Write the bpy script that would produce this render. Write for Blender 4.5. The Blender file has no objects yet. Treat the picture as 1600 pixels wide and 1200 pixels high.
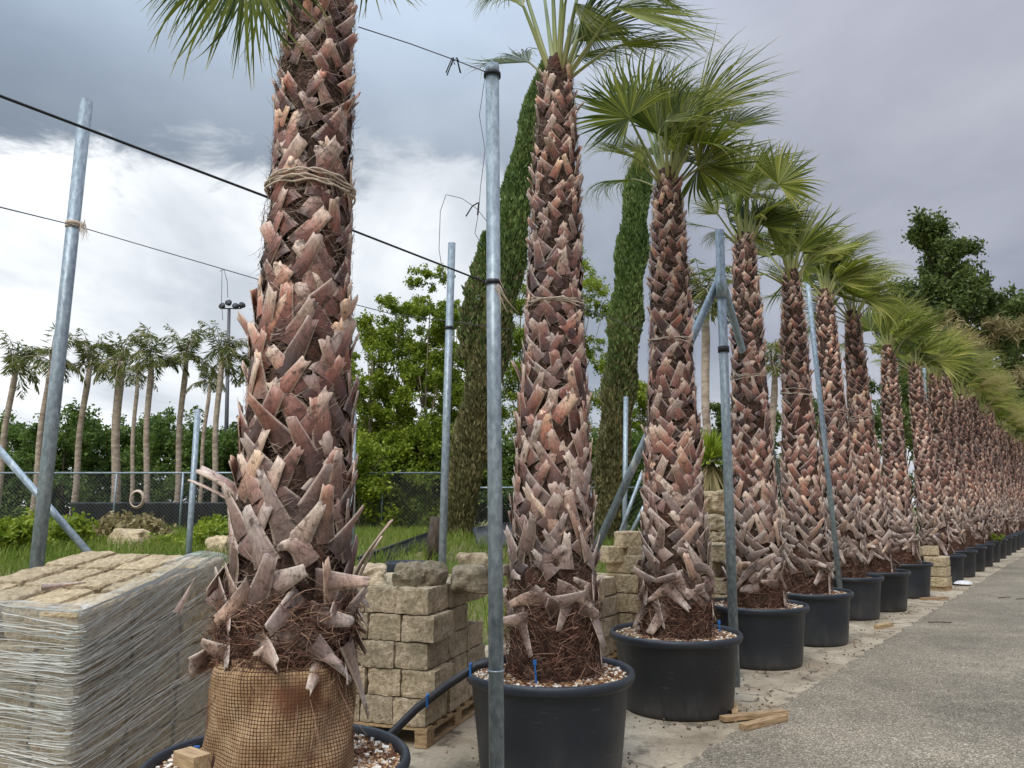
import bpy, math, random
import numpy as np
from mathutils import Vector, Matrix

S = bpy.context.scene
R = math.radians
PI = math.pi
COL = S.collection

# ------------------------------------------------------------------ camera
F, TH, HC = 1180.0, math.atan(190/1180.0), 1.7
cam_d = bpy.data.cameras.new('camera')
cam = bpy.data.objects.new('camera', cam_d); COL.objects.link(cam)
cam.location = (0, 0, HC); cam.rotation_euler = (R(90)+TH, 0, 0)
cam_d.sensor_width = 36; cam_d.lens = 36*F/1600; cam_d.clip_start = .05; cam_d.clip_end = 3000
S.camera = cam

# ------------------------------------------------------------------ sky and light
w = bpy.data.worlds.new('World'); S.world = w; w.use_nodes = True
nt = w.node_tree; nt.nodes.clear()
class G:
    """small node graph helper"""
    def __init__(s, nt): s.nt = nt
    def n(s, t, **k):
        o = s.nt.nodes.new(t)
        for a, b in k.items():
            if a == 'i':
                for kk, vv in b.items(): s.set(o.inputs[kk], vv)
            else: setattr(o, a, b)
        return o
    def set(s, inp, v):
        if isinstance(v, bpy.types.NodeSocket): s.nt.links.new(v, inp)
        elif isinstance(v, tuple) and len(v) == 3 and inp.type == 'RGBA': inp.default_value = (*v, 1)
        else: inp.default_value = v
    def math(s, op, a, b=0.0, c=None, clamp=False):
        o = s.n('ShaderNodeMath', operation=op, use_clamp=clamp); s.set(o.inputs[0], a); s.set(o.inputs[1], b)
        if c is not None: s.set(o.inputs[2], c)
        return o.outputs[0]
    def noise(s, vec, scale, detail=4, rough=.55, dist=0):
        o = s.n('ShaderNodeTexNoise', i={'Scale': scale, 'Detail': detail, 'Roughness': rough, 'Distortion': dist})
        if vec is not None: s.set(o.inputs['Vector'], vec)
        return o.outputs['Fac']
    def ramp(s, fac, stops, interp='LINEAR'):
        o = s.n('ShaderNodeValToRGB'); cr = o.color_ramp; cr.interpolation = interp
        while len(cr.elements) < len(stops): cr.elements.new(.5)
        for e, (p, c) in zip(cr.elements, stops):
            e.position = p; e.color = (*c, 1) if isinstance(c, tuple) else (c, c, c, 1)
        s.set(o.inputs[0], fac); return o.outputs[0]
    def mix(s, fac, a, b, mode='MIX'):
        o = s.n('ShaderNodeMix', data_type='RGBA', blend_type=mode)
        s.set(o.inputs[0], fac); s.set(o.inputs[6], a); s.set(o.inputs[7], b); return o.outputs[2]
    def mapping(s, vec, scale=(1, 1, 1), rot=(0, 0, 0), loc=(0, 0, 0)):
        return s.n('ShaderNodeMapping', i={'Vector': vec, 'Scale': scale, 'Rotation': rot, 'Location': loc}).outputs[0]
    def sep(s, v): return s.n('ShaderNodeSeparateXYZ', i={0: v}).outputs
    def comb(s, x, y, z): return s.n('ShaderNodeCombineXYZ', i={0: x, 1: y, 2: z}).outputs[0]
    def smooth(s, v, a, b):
        o = s.n('ShaderNodeMapRange', interpolation_type='SMOOTHSTEP'); s.set(o.inputs[0], v)
        o.inputs[1].default_value = a; o.inputs[2].default_value = b; return o.outputs[0]
g = G(nt)
SUN_EL, SUN_AZ = 52, 200      # azimuth clockwise from +Y: the veiled sun stands behind the camera, a little left
tc = g.n('ShaderNodeTexCoord').outputs['Generated']
x, y, z = g.sep(tc)
zz = g.math('ADD', g.math('MAXIMUM', z, 0.0), .16)
pl = g.comb(g.math('DIVIDE', x, zz), g.math('DIVIDE', y, zz), 0.0)
n1 = g.noise(g.mapping(pl, (1.0, .8, 1), loc=(3.1, 1.7, 0)), .55, 5, .5, .25)
n2 = g.noise(g.mapping(pl, (1.2, 1.0, 1), loc=(7.3, 2.2, 0)), 1.7, 6, .55, .3)
nn = g.math('ADD', g.math('MULTIPLY', n1, .7), g.math('MULTIPLY', n2, .3))
azl = g.math('ARCTAN2', x, y)
cool = g.smooth(azl, -.1, .45)
cl_l = g.ramp(nn, [(.34, (.175, .215, .27)), (.50, (.25, .295, .355)), (.66, (.37, .42, .48))])
cl_r = g.ramp(nn, [(.34, (.19, .205, .262)), (.50, (.285, .30, .368)), (.66, (.42, .435, .495))])
cloud = g.mix(1.0, g.mix(cool, cl_l, cl_r), g.mix(cool, g.ramp(g.smooth(z, .38, .60), [(0, .93), (.5, 1.35), (1, 2.0)]), g.ramp(g.smooth(z, .38, .62), [(0, .92), (.5, .98), (1, 1.15)])), 'MULTIPLY')
# break in the cloud: low, wide bright band to the left
band = g.math('MULTIPLY', g.smooth(azl, .08, -.12), g.smooth(g.math('ADD', g.math('ADD', z, g.math('MULTIPLY', g.math('SUBTRACT', nn, .5), -.25)), g.math('MULTIPLY', g.math('SUBTRACT', g.noise(pl, 5.0, 6, .62, .5), .5), .16)), .435, .385))
lowb = g.math('MULTIPLY', g.smooth(z, .26, .0), .6)
n3 = g.noise(g.mapping(pl, (1, .5, 1)), 1.3, 5, .55, .4)
bright = g.ramp(n3, [(.36, (.46, .495, .545)), (.48, (.64, .67, .71)), (.60, (.86, .88, .90))])
col = g.mix(g.math('MAXIMUM', band, lowb), cloud, bright)
zen = g.math('ADD', 1.0, g.math('MULTIPLY', g.smooth(z, .64, .95), 3.7))
sky = g.n('ShaderNodeTexSky', sky_type='NISHITA', sun_disc=False, sun_elevation=R(SUN_EL), sun_rotation=R(SUN_AZ))
b1 = g.n('ShaderNodeBackground', i={'Color': sky.outputs[0], 'Strength': .05})
b2 = g.n('ShaderNodeBackground', i={'Color': col, 'Strength': zen})
mx = g.n('ShaderNodeMixShader', i={0: .93, 1: b1.outputs[0], 2: b2.outputs[0]})
g.n('ShaderNodeOutputWorld', i={0: mx.outputs[0]})

sl = bpy.data.lights.new('sun', 'SUN'); sl.energy = 1.5; sl.angle = R(22); sl.color = (1, .95, .87)
so = bpy.data.objects.new('sun', sl); COL.objects.link(so)
d = Vector((math.sin(R(SUN_AZ))*math.cos(R(SUN_EL)), math.cos(R(SUN_AZ))*math.cos(R(SUN_EL)), math.sin(R(SUN_EL))))
so.rotation_euler = d.to_track_quat('Z', 'Y').to_euler()
S.view_settings.view_transform = 'Standard'; S.view_settings.look = 'None'
S.view_settings.exposure = 0.5; S.view_settings.gamma = 1
S.cycles.max_bounces = 6; S.cycles.transparent_max_bounces = 24
S.cycles.caustics_reflective = False; S.cycles.caustics_refractive = False

# ------------------------------------------------------------------ helpers
def ray(px, py):
    a = (px-800)/F; u = (600-py)/F
    return Vector((a, math.cos(TH)-u*math.sin(TH), math.sin(TH)+u*math.cos(TH)))
def at(px, py, Y):
    d = ray(px, py); d *= Y/d.y; return Vector((d.x, Y, HC+d.z))
def onz(px, py, z=0.0):
    d = ray(px, py); d *= (z-HC)/d.z; return Vector((d.x, d.y, z))

def tag(o, label=None, cat=None, group=None, kind=None):
    if label: o['label'] = label
    if cat: o['category'] = cat
    if group: o['group'] = group
    if kind: o['kind'] = kind
    return o
def empty(name, loc=(0, 0, 0), rz=0, label=None, cat=None, group=None):
    o = bpy.data.objects.new(name, None); COL.objects.link(o); o.empty_display_size = .1
    o.location = loc; o.rotation_euler = (0, 0, rz); return tag(o, label, cat, group)
def link(name, me, parent=None, loc=None, rz=0):
    o = bpy.data.objects.new(name, me); COL.objects.link(o)
    if parent: o.parent = parent
    if loc is not None: o.location = loc
    o.rotation_euler = (0, 0, rz); return o

class MB:
    def __init__(s): s.v = []; s.f = []; s.uv = []; s.m = []; s.cm = 0
    def face(s, idx, uv=None):
        s.f.append(tuple(idx)); s.uv.extend(uv if uv else [(0, 0)]*len(idx)); s.m.append(s.cm)
    def grid(s, P, UV=None, closed=False, flip=False):
        """P: rows of points"""
        b = len(s.v); R_ = len(P); C_ = len(P[0])
        for r in P: s.v.extend(tuple(p) for p in r)
        for i in range(R_-1):
            for j in range(C_ if closed else C_-1):
                k = (j+1) % C_
                q = (b+i*C_+j, b+i*C_+k, b+(i+1)*C_+k, b+(i+1)*C_+j)
                uv = [UV[i][j], UV[i][j+1], UV[i+1][j+1], UV[i+1][j]] if UV else None
                if flip: q = q[::-1]; uv = uv[::-1] if uv else None
                s.face(q, uv)
        return b
    def tube(s, path, rad, n=8, cap=True, squash=None):
        path = [Vector(p) for p in path]; m = len(path)
        if not hasattr(rad, '__len__'): rad = [rad]*m
        rows = []; up = None
        L = 0; uvr = []
        for i, p in enumerate(path):
            t = (path[min(i+1, m-1)]-path[max(i-1, 0)]).normalized()
            if up is None: up = Vector((0, 0, 1)) if abs(t.z) < .9 else Vector((0, 1, 0))
            sx = t.cross(up).normalized(); up = sx.cross(t).normalized()
            if i: L += (p-path[i-1]).length
            q = squash or 1
            rows.append([p+(sx*math.cos(a)+up*math.sin(a)*q)*rad[i] for a in [2*PI*k/n for k in range(n)]])
            uvr.append([(k/n, L) for k in range(n+1)])
        b = s.grid(rows, uvr, closed=True)
        if cap:
            s.face([b+k for k in range(n)][::-1]); s.face([b+(m-1)*n+k for k in range(n)])
    def lathe(s, prof, n=48, c=(0, 0), wob=None):
        rows = []
        for (r, z) in prof:
            rows.append([(c[0]+(r+(wob(a, z) if wob else 0))*math.cos(a), c[1]+(r+(wob(a, z) if wob else 0))*math.sin(a), z) for a in [2*PI*k/n for k in range(n)]])
        uv = [[(k/n, z) for k in range(n+1)] for r, z in prof]
        return s.grid(rows, uv, closed=True)
    def box(s, c, size, rz=0, ax=None):
        """centre, size; optional frame ax=(ex,ey,ez)"""
        c = Vector(c)
        if ax is None: ax = (Vector((math.cos(rz), math.sin(rz), 0)), Vector((-math.sin(rz), math.cos(rz), 0)), Vector((0, 0, 1)))
        b = len(s.v); h = [q/2 for q in size]
        for sx, sy, sz in [(-1,-1,-1),(1,-1,-1),(1,1,-1),(-1,1,-1),(-1,-1,1),(1,-1,1),(1,1,1),(-1,1,1)]:
            s.v.append(tuple(c+ax[0]*h[0]*sx+ax[1]*h[1]*sy+ax[2]*h[2]*sz))
        for q in [(0,3,2,1),(4,5,6,7),(0,1,5,4),(1,2,6,5),(2,3,7,6),(3,0,4,7)]: s.face([b+i for i in q])
    def bar(s, a, b, wdt, thk=None, up=Vector((0, 0, 1))):
        a = Vector(a); b = Vector(b); d = (b-a); L = d.length; d.normalize()
        e = d.cross(up).normalized(); u = e.cross(d)
        s.box((a+b)/2, (L, wdt, thk or wdt), ax=(d, e, u))
    def mesh(s, name, mats, smooth=False):
        me = bpy.data.meshes.new(name); me.from_pydata(s.v, [], s.f)
        if not isinstance(mats, (list, tuple)): mats = [mats]
        for m in mats: me.materials.append(m)
        uvl = me.uv_layers.new(name='UVMap'); uvl.data.foreach_set('uv', np.array(s.uv, dtype=np.float32).ravel())
        if max(s.m, default=0) > 0: me.polygons.foreach_set('material_index', s.m)
        if smooth: me.polygons.foreach_set('use_smooth', [True]*len(s.f))
        me.update(); return me
    def build(s, name, mats, parent=None, smooth=False, loc=None, rz=0):
        return link(name, s.mesh(name, mats, smooth), parent, loc, rz)

def quads_mesh(name, V, mat, smooth=False):
    """V: (N,4,3) array -> mesh of N separate quads"""
    n = len(V); me = bpy.data.meshes.new(name)
    me.vertices.add(n*4); me.vertices.foreach_set('co', V.astype(np.float32).ravel())
    me.loops.add(n*4); me.loops.foreach_set('vertex_index', np.arange(n*4, dtype=np.int32))
    me.polygons.add(n); me.polygons.foreach_set('loop_start', np.arange(0, n*4, 4, dtype=np.int32))
    me.materials.append(mat); me.update(calc_edges=True); me.validate(); return me

# ------------------------------------------------------------------ materials
def mat(name):
    m = bpy.data.materials.new(name); m.use_nodes = True; t = m.node_tree; t.nodes.clear(); return m, G(t)
def finish(g, color, rough=.8, bump=None, bstr=.3, bdist=.01, metal=0, spec=.5, extra=None):
    b = g.n('ShaderNodeBsdfPrincipled', i={'Base Color': color, 'Roughness': rough, 'Metallic': metal, 'Specular IOR Level': spec})
    if extra:
        for k, v in extra.items(): g.set(b.inputs[k], v)
    if bump is not None:
        bp = g.n('ShaderNodeBump', i={'Strength': bstr, 'Distance': bdist, 'Height': bump}); g.set(b.inputs['Normal'], bp.outputs[0])
    g.n('ShaderNodeOutputMaterial', i={0: b.outputs[0]}); return b
def obj_c(g): return g.n('ShaderNodeTexCoord').outputs['Object']
def uv_c(g): return g.n('ShaderNodeTexCoord').outputs['UV']
def pos_c(g): return g.n('ShaderNodeNewGeometry').outputs['Position']
def isl(g): return g.n('ShaderNodeNewGeometry').outputs['Random Per Island']
def orand(g): return g.n('ShaderNodeObjectInfo').outputs['Random']

def m_boot():
    m, g = mat('leaf_base_husk'); uv = uv_c(g); u, v, _ = g.sep(uv); r = isl(g); oc = obj_c(g); zc = g.sep(oc)[2]
    su = g.comb(g.math('ADD', g.math('MULTIPLY', u, 5.0), g.math('MULTIPLY', r, 40.0)), g.math('MULTIPLY', v, 1.2), g.math('MULTIPLY', r, 9.0))
    st = g.noise(su, 2.2, 4, .6)
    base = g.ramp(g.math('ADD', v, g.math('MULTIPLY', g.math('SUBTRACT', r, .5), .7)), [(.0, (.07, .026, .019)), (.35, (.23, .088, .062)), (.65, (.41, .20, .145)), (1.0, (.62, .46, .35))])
    grey = g.ramp(g.math('ADD', g.math('MULTIPLY', v, .6), g.math('MULTIPLY', r, .5)), [(.1, (.10, .07, .056)), (.5, (.31, .24, .195)), (.95, (.60, .53, .46))])
    gz = g.math('ADD', g.smooth(zc, 2.3, 1.1), g.math('MULTIPLY', g.smooth(g.math('FRACT', g.math('MULTIPLY', r, 7.3)), .55, .9), .45), clamp=True)
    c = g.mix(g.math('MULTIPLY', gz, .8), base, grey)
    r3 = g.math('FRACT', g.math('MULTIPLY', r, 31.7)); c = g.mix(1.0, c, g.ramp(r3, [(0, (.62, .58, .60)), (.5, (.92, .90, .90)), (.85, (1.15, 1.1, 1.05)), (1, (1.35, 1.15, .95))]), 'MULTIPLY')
    fine = g.noise(g.mapping(oc, (1, 1, .4)), 90, 4, .7); c = g.mix(1.0, c, g.ramp(fine, [(.3, .55), (.5, 1.0), (.7, 1.3)]), 'MULTIPLY')
    c = g.mix(1.0, c, g.ramp(st, [(.25, .72), (.5, 1.0), (.75, 1.22)]), 'MULTIPLY')
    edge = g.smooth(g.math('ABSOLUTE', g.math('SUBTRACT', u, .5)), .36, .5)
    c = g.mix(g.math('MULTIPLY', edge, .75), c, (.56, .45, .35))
    blot = g.noise(oc, 22, 3, .6)
    c = g.mix(g.math('MULTIPLY', g.smooth(blot, .55, .7), .8), c, (.06, .035, .025))
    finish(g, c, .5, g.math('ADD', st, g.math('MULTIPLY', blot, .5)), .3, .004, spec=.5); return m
def m_core():
    m, g = mat('fibrous_trunk'); oc = obj_c(g)
    n = g.noise(g.mapping(oc, (1, 1, .35)), 30, 5, .7, 1.2); n2 = g.noise(oc, 6, 3)
    c = g.ramp(n, [(.3, (.013, .008, .006)), (.5, (.06, .034, .025)), (.72, (.19, .12, .085))])
    c = g.mix(g.smooth(n2, .5, .7), c, (.09, .035, .022))
    finish(g, c, .9, n, .9, .02, spec=.2); return m
def m_fibre(name='husk_fibre', a=(.06, .034, .026), b=(.22, .145, .11), c3=(.46, .36, .28)):
    m, g = mat(name); r = isl(g)
    finish(g, g.ramp(r, [(.0, a), (.6, b), (1, c3)]), .8, spec=.25); return m
def m_burlap():
    m, g = mat('burlap'); u, v, _ = g.sep(uv_c(g)); oc = obj_c(g); wob = g.noise(oc, 5, 3)
    wo = g.math('MULTIPLY', wob, .02)
    fu = g.math('ABSOLUTE', g.math('SINE', g.math('MULTIPLY', g.math('ADD', g.math('MULTIPLY', u, 2.0), wo), 235.0)))
    fv = g.math('ABSOLUTE', g.math('SINE', g.math('MULTIPLY', g.math('ADD', v, wo), 235.0)))
    wv = g.math('MULTIPLY', g.smooth(fu, .08, .5), g.smooth(fv, .08, .5))
    n = g.noise(oc, 7, 4, .6); n2 = g.noise(oc, 60, 3, .6)
    c = g.ramp(g.math('ADD', g.math('MULTIPLY', n, .6), g.math('MULTIPLY', n2, .4)), [(.32, (.24, .13, .06)), (.5, (.42, .27, .145)), (.68, (.58, .44, .27))])
    c = g.mix(g.math('MAXIMUM', wv, g.math('MULTIPLY', g.smooth(g.noise(oc, 9, 4, .7), .45, .65), .7)), (.07, .035, .02), c)
    c = g.mix(g.smooth(g.noise(oc, 3.5, 3), .52, .66), c, (.16, .07, .035))
    finish(g, c, .9, wv, .8, .006, spec=.2); return m
def m_frond(dry=0):
    m, g = mat('palm_frond_green' if not dry else 'palm_frond_straw'); u, v, _ = g.sep(uv_c(g)); r = isl(g); o = orand(g)
    c = g.ramp(g.math('ADD', g.math('MULTIPLY', r, .6), g.math('MULTIPLY', o, .4)), [(.1, (.022, .042, .008)), (.40, (.095, .12, .018)), (.68, (.21, .225, .038)), (1, (.46, .42, .13))])
    c = g.mix(g.smooth(v, .80, 1.0), c, (.38, .33, .15))
    c = g.mix(g.math('MULTIPLY', g.smooth(g.math('ABSOLUTE', g.math('SUBTRACT', u, .5)), .38, .5), .35), c, (.42, .47, .20))
    if dry: c = g.mix(.75, c, (.34, .27, .13))
    b = g.n('ShaderNodeBsdfPrincipled', i={'Base Color': c, 'Roughness': .5, 'Specular IOR Level': .22})
    t = g.n('ShaderNodeBsdfTranslucent', i={'Color': g.mix(1.0, c, (1.3, 1.5, .7), 'MULTIPLY')})
    x = g.n('ShaderNodeMixShader', i={0: .28, 1: b.outputs[0], 2: t.outputs[0]})
    g.n('ShaderNodeOutputMaterial', i={0: x.outputs[0]}); return m
def m_petiole():
    m, g = mat('palm_petiole'); v = g.sep(uv_c(g))[1]
    c = g.ramp(v, [(.0, (.36, .20, .09)), (.15, (.33, .32, .12)), (.6, (.19, .24, .07))])
    finish(g, c, .5); return m
def m_leaf(name, cols, trans=.3, rough=.6):
    m, g = mat(name); r = isl(g); n = g.noise(pos_c(g), .9, 3, .6)
    f = g.math('ADD', g.math('MULTIPLY', r, .5), g.math('MULTIPLY', g.math('SUBTRACT', n, .25), 1.0))
    c = g.ramp(f, [(i/(len(cols)-1), q) for i, q in enumerate(cols)])
    b = g.n('ShaderNodeBsdfPrincipled', i={'Base Color': c, 'Roughness': rough, 'Specular IOR Level': .3})
    t = g.n('ShaderNodeBsdfTranslucent', i={'Color': c})
    x = g.n('ShaderNodeMixShader', i={0: trans, 1: b.outputs[0], 2: t.outputs[0]})
    g.n('ShaderNodeOutputMaterial', i={0: x.outputs[0]}); return m
def m_bark(name, a, b, scale=12, ring=False):
    m, g = mat(name); oc = obj_c(g)
    n = g.noise(g.mapping(oc, (1, 1, 2.4 if ring else .3)), scale, 5, .65, .4)
    finish(g, g.ramp(n, [(.3, a), (.7, b)]), .88, n, .6, .03, spec=.2); return m
def m_pot():
    m, g = mat('black_plastic'); oc = obj_c(g); zc = g.sep(oc)[2]; o = orand(g)
    n = g.noise(g.mapping(oc, (1, 1, .25)), 9, 5, .65, .5); n2 = g.noise(oc, 2.2, 4)
    dirt = g.math('ADD', g.math('MULTIPLY', g.smooth(zc, .30, 0.0), .6), g.math('MULTIPLY', g.smooth(n2, .5, .75), .5))
    dirt = g.math('MULTIPLY', dirt, g.ramp(n, [(.35, .25), (.7, 1.0)]))
    c = g.mix(o, (.009, .010, .013), (.016, .022, .031))
    c = g.mix(dirt, c, (.085, .082, .075))
    sc = g.noise(g.mapping(oc, (3, 3, 30)), 2.5, 2, .5)
    c = g.mix(g.math('MULTIPLY', g.smooth(sc, .67, .76), .3), c, (.13, .14, .15))
    finish(g, c, g.ramp(n, [(.3, .38), (.7, .6)]), n, .12, .004, spec=.5); return m
def m_soil():
    m, g = mat('potting_soil'); oc = obj_c(g); vo = g.n('ShaderNodeTexVoronoi', i={'Vector': oc, 'Scale': 55.0})
    c = g.ramp(g.sep(vo.outputs['Color'])[0], [(.0, (.06, .03, .018)), (.45, (.20, .105, .05)), (.75, (.36, .21, .11)), (.93, (.62, .55, .45))])
    finish(g, c, .9, vo.outputs['Distance'], .9, .012, spec=.2); return m
def m_rand(name, stops, rough=.85, const=False):
    m, g = mat(name); finish(g, g.ramp(isl(g), stops, 'CONSTANT' if const else 'LINEAR'), rough, spec=.25); return m
def m_galv():
    m, g = mat('galvanised_steel'); oc = obj_c(g)
    n = g.noise(g.mapping(oc, (1, 1, .5)), 38, 4, .6); n2 = g.noise(g.mapping(oc, (1, 1, .18)), 7, 4, .6, .5)
    c = g.ramp(g.math('ADD', g.math('MULTIPLY', n, .55), g.math('MULTIPLY', n2, .45)), [(.34, (.13, .16, .18)), (.5, (.24, .29, .32)), (.66, (.40, .46, .49))])
    c = g.mix(g.smooth(n2, .62, .72), c, (.60, .62, .60))
    finish(g, c, .48, n, .15, .003, metal=.35, spec=.5); return m
def m_block(name='tufa_block', tint=(1, 1, 1), moss=.5):
    m, g = mat(name); oc = obj_c(g); o = orand(g); oi = g.n('ShaderNodeObjectInfo')
    p = g.n('ShaderNodeVectorMath', operation='ADD'); g.set(p.inputs[0], oc); g.set(p.inputs[1], oi.outputs['Location']); p = p.outputs[0]
    n = g.noise(p, 95, 4, .75); n2 = g.noise(p, 5, 4, .65); n3 = g.noise(p, 26, 5, .7)
    c = g.ramp(g.math('ADD', g.math('MULTIPLY', n, .45), g.math('MULTIPLY', n3, .55)), [(.33, (.16, .13, .09)), (.47, (.42, .345, .24)), (.60, (.62, .53, .39)), (.75, (.78, .70, .55))])
    c = g.mix(g.math('MULTIPLY', g.smooth(g.math('ADD', n2, g.math('MULTIPLY', o, .12)), .52, .70), moss), c, (.17, .155, .095))
    c = g.mix(1.0, c, g.ramp(o, [(0, (.80*tint[0], .80*tint[1], .80*tint[2])), (1, (1.18*tint[0], 1.14*tint[1], 1.10*tint[2]))]), 'MULTIPLY')
    finish(g, c, .93, g.math('ADD', n, g.math('MULTIPLY', n3, 1.2)), 1.0, .016, spec=.15); return m
def m_wood(name='pale_wood', a=(.22, .135, .07), b=(.55, .39, .22)):
    m, g = mat(name); oc = obj_c(g); o = orand(g)
    n = g.noise(g.mapping(oc, (1.5, 14, 14)), 5, 4, .6, .3)
    finish(g, g.mix(1.0, g.ramp(n, [(.3, a), (.7, b)]), g.ramp(o, [(0, .8), (1, 1.1)]), 'MULTIPLY'), .8, n, .3, .003, spec=.2); return m
def m_plain(name, c, rough=.7, metal=0, spec=.4):
    m, g = mat(name); n = g.noise(obj_c(g), 20, 4, .6)
    finish(g, g.mix(1.0, c, g.ramp(n, [(.3, .75), (.7, 1.2)]), 'MULTIPLY'), rough, n, .2, .003, metal=metal, spec=spec); return m

M = dict(boot=m_boot(), core=m_core(), fibre=m_fibre(), skirt=m_fibre('root_fibre', (.04, .018, .012), (.17, .08, .052), (.38, .24, .16)),
    burlap=m_burlap(), frond=m_frond(), frond_dry=m_frond(1), petiole=m_petiole(), pot=m_pot(), soil=m_soil(), galv=m_galv(), block=m_block(tint=(1.16, 1.14, 1.12), moss=.5), block2=m_block('tufa_block_clean', (1.12, 1.08, .98), .25),
    wood=m_wood(), chips=m_rand('bark_chips', [(0, (.13, .06, .03)), (.3, (.30, .17, .085)), (.55, (.46, .30, .17)), (.72, (.72, .66, .56))], const=True),
    litter=m_rand('leaf_litter', [(0, (.05, .03, .02)), (.5, (.16, .10, .06)), (1, (.36, .26, .16))]), twine=m_plain('hemp_twine', (.52, .43, .33), .9), black=m_plain('black_rubber', (.014, .014, .016), .5), wire=m_plain('steel_wire', (.12, .12, .13), .5, .4),
    blue=m_plain('blue_plastic', (.02, .13, .38), .4), white=m_plain('white_plastic', (.6, .6, .6), .4), rock=m_block('rough_rock', (.72, .72, .70), .7),
    cork=m_plain('hose_cream', (.55, .42, .33), .6))

# ------------------------------------------------------------------ ground
def bank(x, y):
    q = -((x-1.67)*.791-(y-5.99)*.6117)-4.0
    t = max(0.0, min(1.0, q/6.0)); return .8*t*t*(3-2*t)
def sheet(name, pts, z, m):
    mb = MB(); mb.v = [(p[0], p[1], z) for p in pts]; mb.face(range(len(pts))); o = mb.build(name, m); return tag(o, kind='structure')
def m_ground():
    m, g = mat('earth'); p = pos_c(g); n = g.noise(p, .6, 5, .6); n2 = g.noise(p, 14, 4, .7)
    c = g.mix(g.smooth(n, .42, .6), (.085, .115, .028), (.19, .155, .085))
    c = g.mix(1.0, c, g.ramp(n2, [(.3, .6), (.7, 1.4)]), 'MULTIPLY'); finish(g, c, .95, n2, .8, .03, spec=.1); return m
def m_asphalt():
    m, g = mat('asphalt'); p = pos_c(g)
    vo = g.n('ShaderNodeTexVoronoi', i={'Vector': p, 'Scale': 62.0}); vr = g.sep(vo.outputs['Color'])[0]
    vo2 = g.n('ShaderNodeTexVoronoi', i={'Vector': p, 'Scale': 150.0}); vr2 = g.sep(vo2.outputs['Color'])[1]
    n = g.noise(p, .55, 5, .6, .3); n2 = g.noise(p, 3.5, 4, .65)
    c = g.ramp(vr, [(.0, (.10, .086, .064)), (.35, (.20, .178, .14)), (.62, (.33, .295, .235)), (.85, (.52, .46, .37)), (1, (.68, .61, .50))])
    c2 = g.ramp(vr2, [(.0, (.10, .086, .064)), (.5, (.23, .20, .16)), (1, (.48, .43, .35))])
    c = g.mix(g.smooth(vo.outputs['Distance'], .25, .6), c, c2)
    c = g.mix(1.0, c, g.ramp(n, [(.3, (.52, .51, .475)), (.5, (.71, .69, .635)), (.7, (.93, .89, .81))]), 'MULTIPLY')
    c = g.mix(1.0, c, g.ramp(n2, [(.3, .86), (.7, 1.12)]), 'MULTIPLY')
    h = g.math('SUBTRACT', 1.0, vo.outputs['Distance'])
    finish(g, c, .88, h, .55, .006, spec=.2); return m
def m_concrete():
    m, g = mat('concrete'); p = pos_c(g); n = g.noise(p, 1.1, 5, .65, .4); n2 = g.noise(p, 40, 4, .7); n3 = g.noise(p, 5, 4, .65, .6)
    c = g.ramp(n, [(.3, (.17, .135, .09)), (.5, (.33, .275, .195)), (.7, (.46, .40, .30))])
    c = g.mix(g.smooth(n3, .52, .68), c, (.15, .125, .09))
    c = g.mix(1.0, c, g.ramp(n2, [(.3, .78), (.7, 1.2)]), 'MULTIPLY')
    finish(g, c, .9, g.math('ADD', n2, n3), .35, .006, spec=.2); return m
mb = MB()
qs = [-300, -150, -60, -25, -12, -11]+[-10.5+.25*i for i in range(29)]+[-3, 0, 10, 60, 300]; sr = [-60+2*i for i in range(70)]+[90+20*i for i in range(30)]
rows = []
for sv in sr:
    row = []
    for q in qs:
        x_ = 1.67+.6117*sv+.791*q; y_ = 5.99+.791*sv-.6117*q; row.append((x_, y_, bank(x_, y_)))
    rows.append(row)
mb.grid(rows, flip=True); tag(mb.build('ground', m_ground(), None, True), kind='structure')
RD = Vector((.6117, .791, 0)); RN = Vector((.791, -.6117, 0))      # along the row / across towards the road
K0 = Vector((1.67, 5.99, 0))
rr = random.Random(3)
edge = []
k = -14.0
while k < 110:
    j = rr.uniform(-.035, .035)
    edge.append(K0+RD*k+RN*j); k += .16 if k < 14 else .8
a0 = K0+RD*-14; a1 = K0+RD*110
# paved strip under the pots, then the road with a ragged edge lying 15 mm proud of it
st = [a0+RN*.4, a1+RN*.4, a1-RN*3.9]
kk = 110
while kk > -14:
    st.append(K0+RD*kk-RN*(3.9+rr.uniform(-.12, .12))); kk -= 1.0
tag(sheet('pavement', st, .004, m_concrete()), kind='structure')
mb = MB(); n = len(edge)
top = [(p.x, p.y, .018) for p in edge]; low = [(p.x-.008, p.y+.006, .0) for p in edge]; far = [tuple(p+RN*14+Vector((0, 0, .018))) for p in edge]
mb.grid([low, top, far], flip=True)
o = mb.build('road', m_asphalt()); tag(o, kind='structure')
# far side beyond the road is bare earth (ground)

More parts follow.
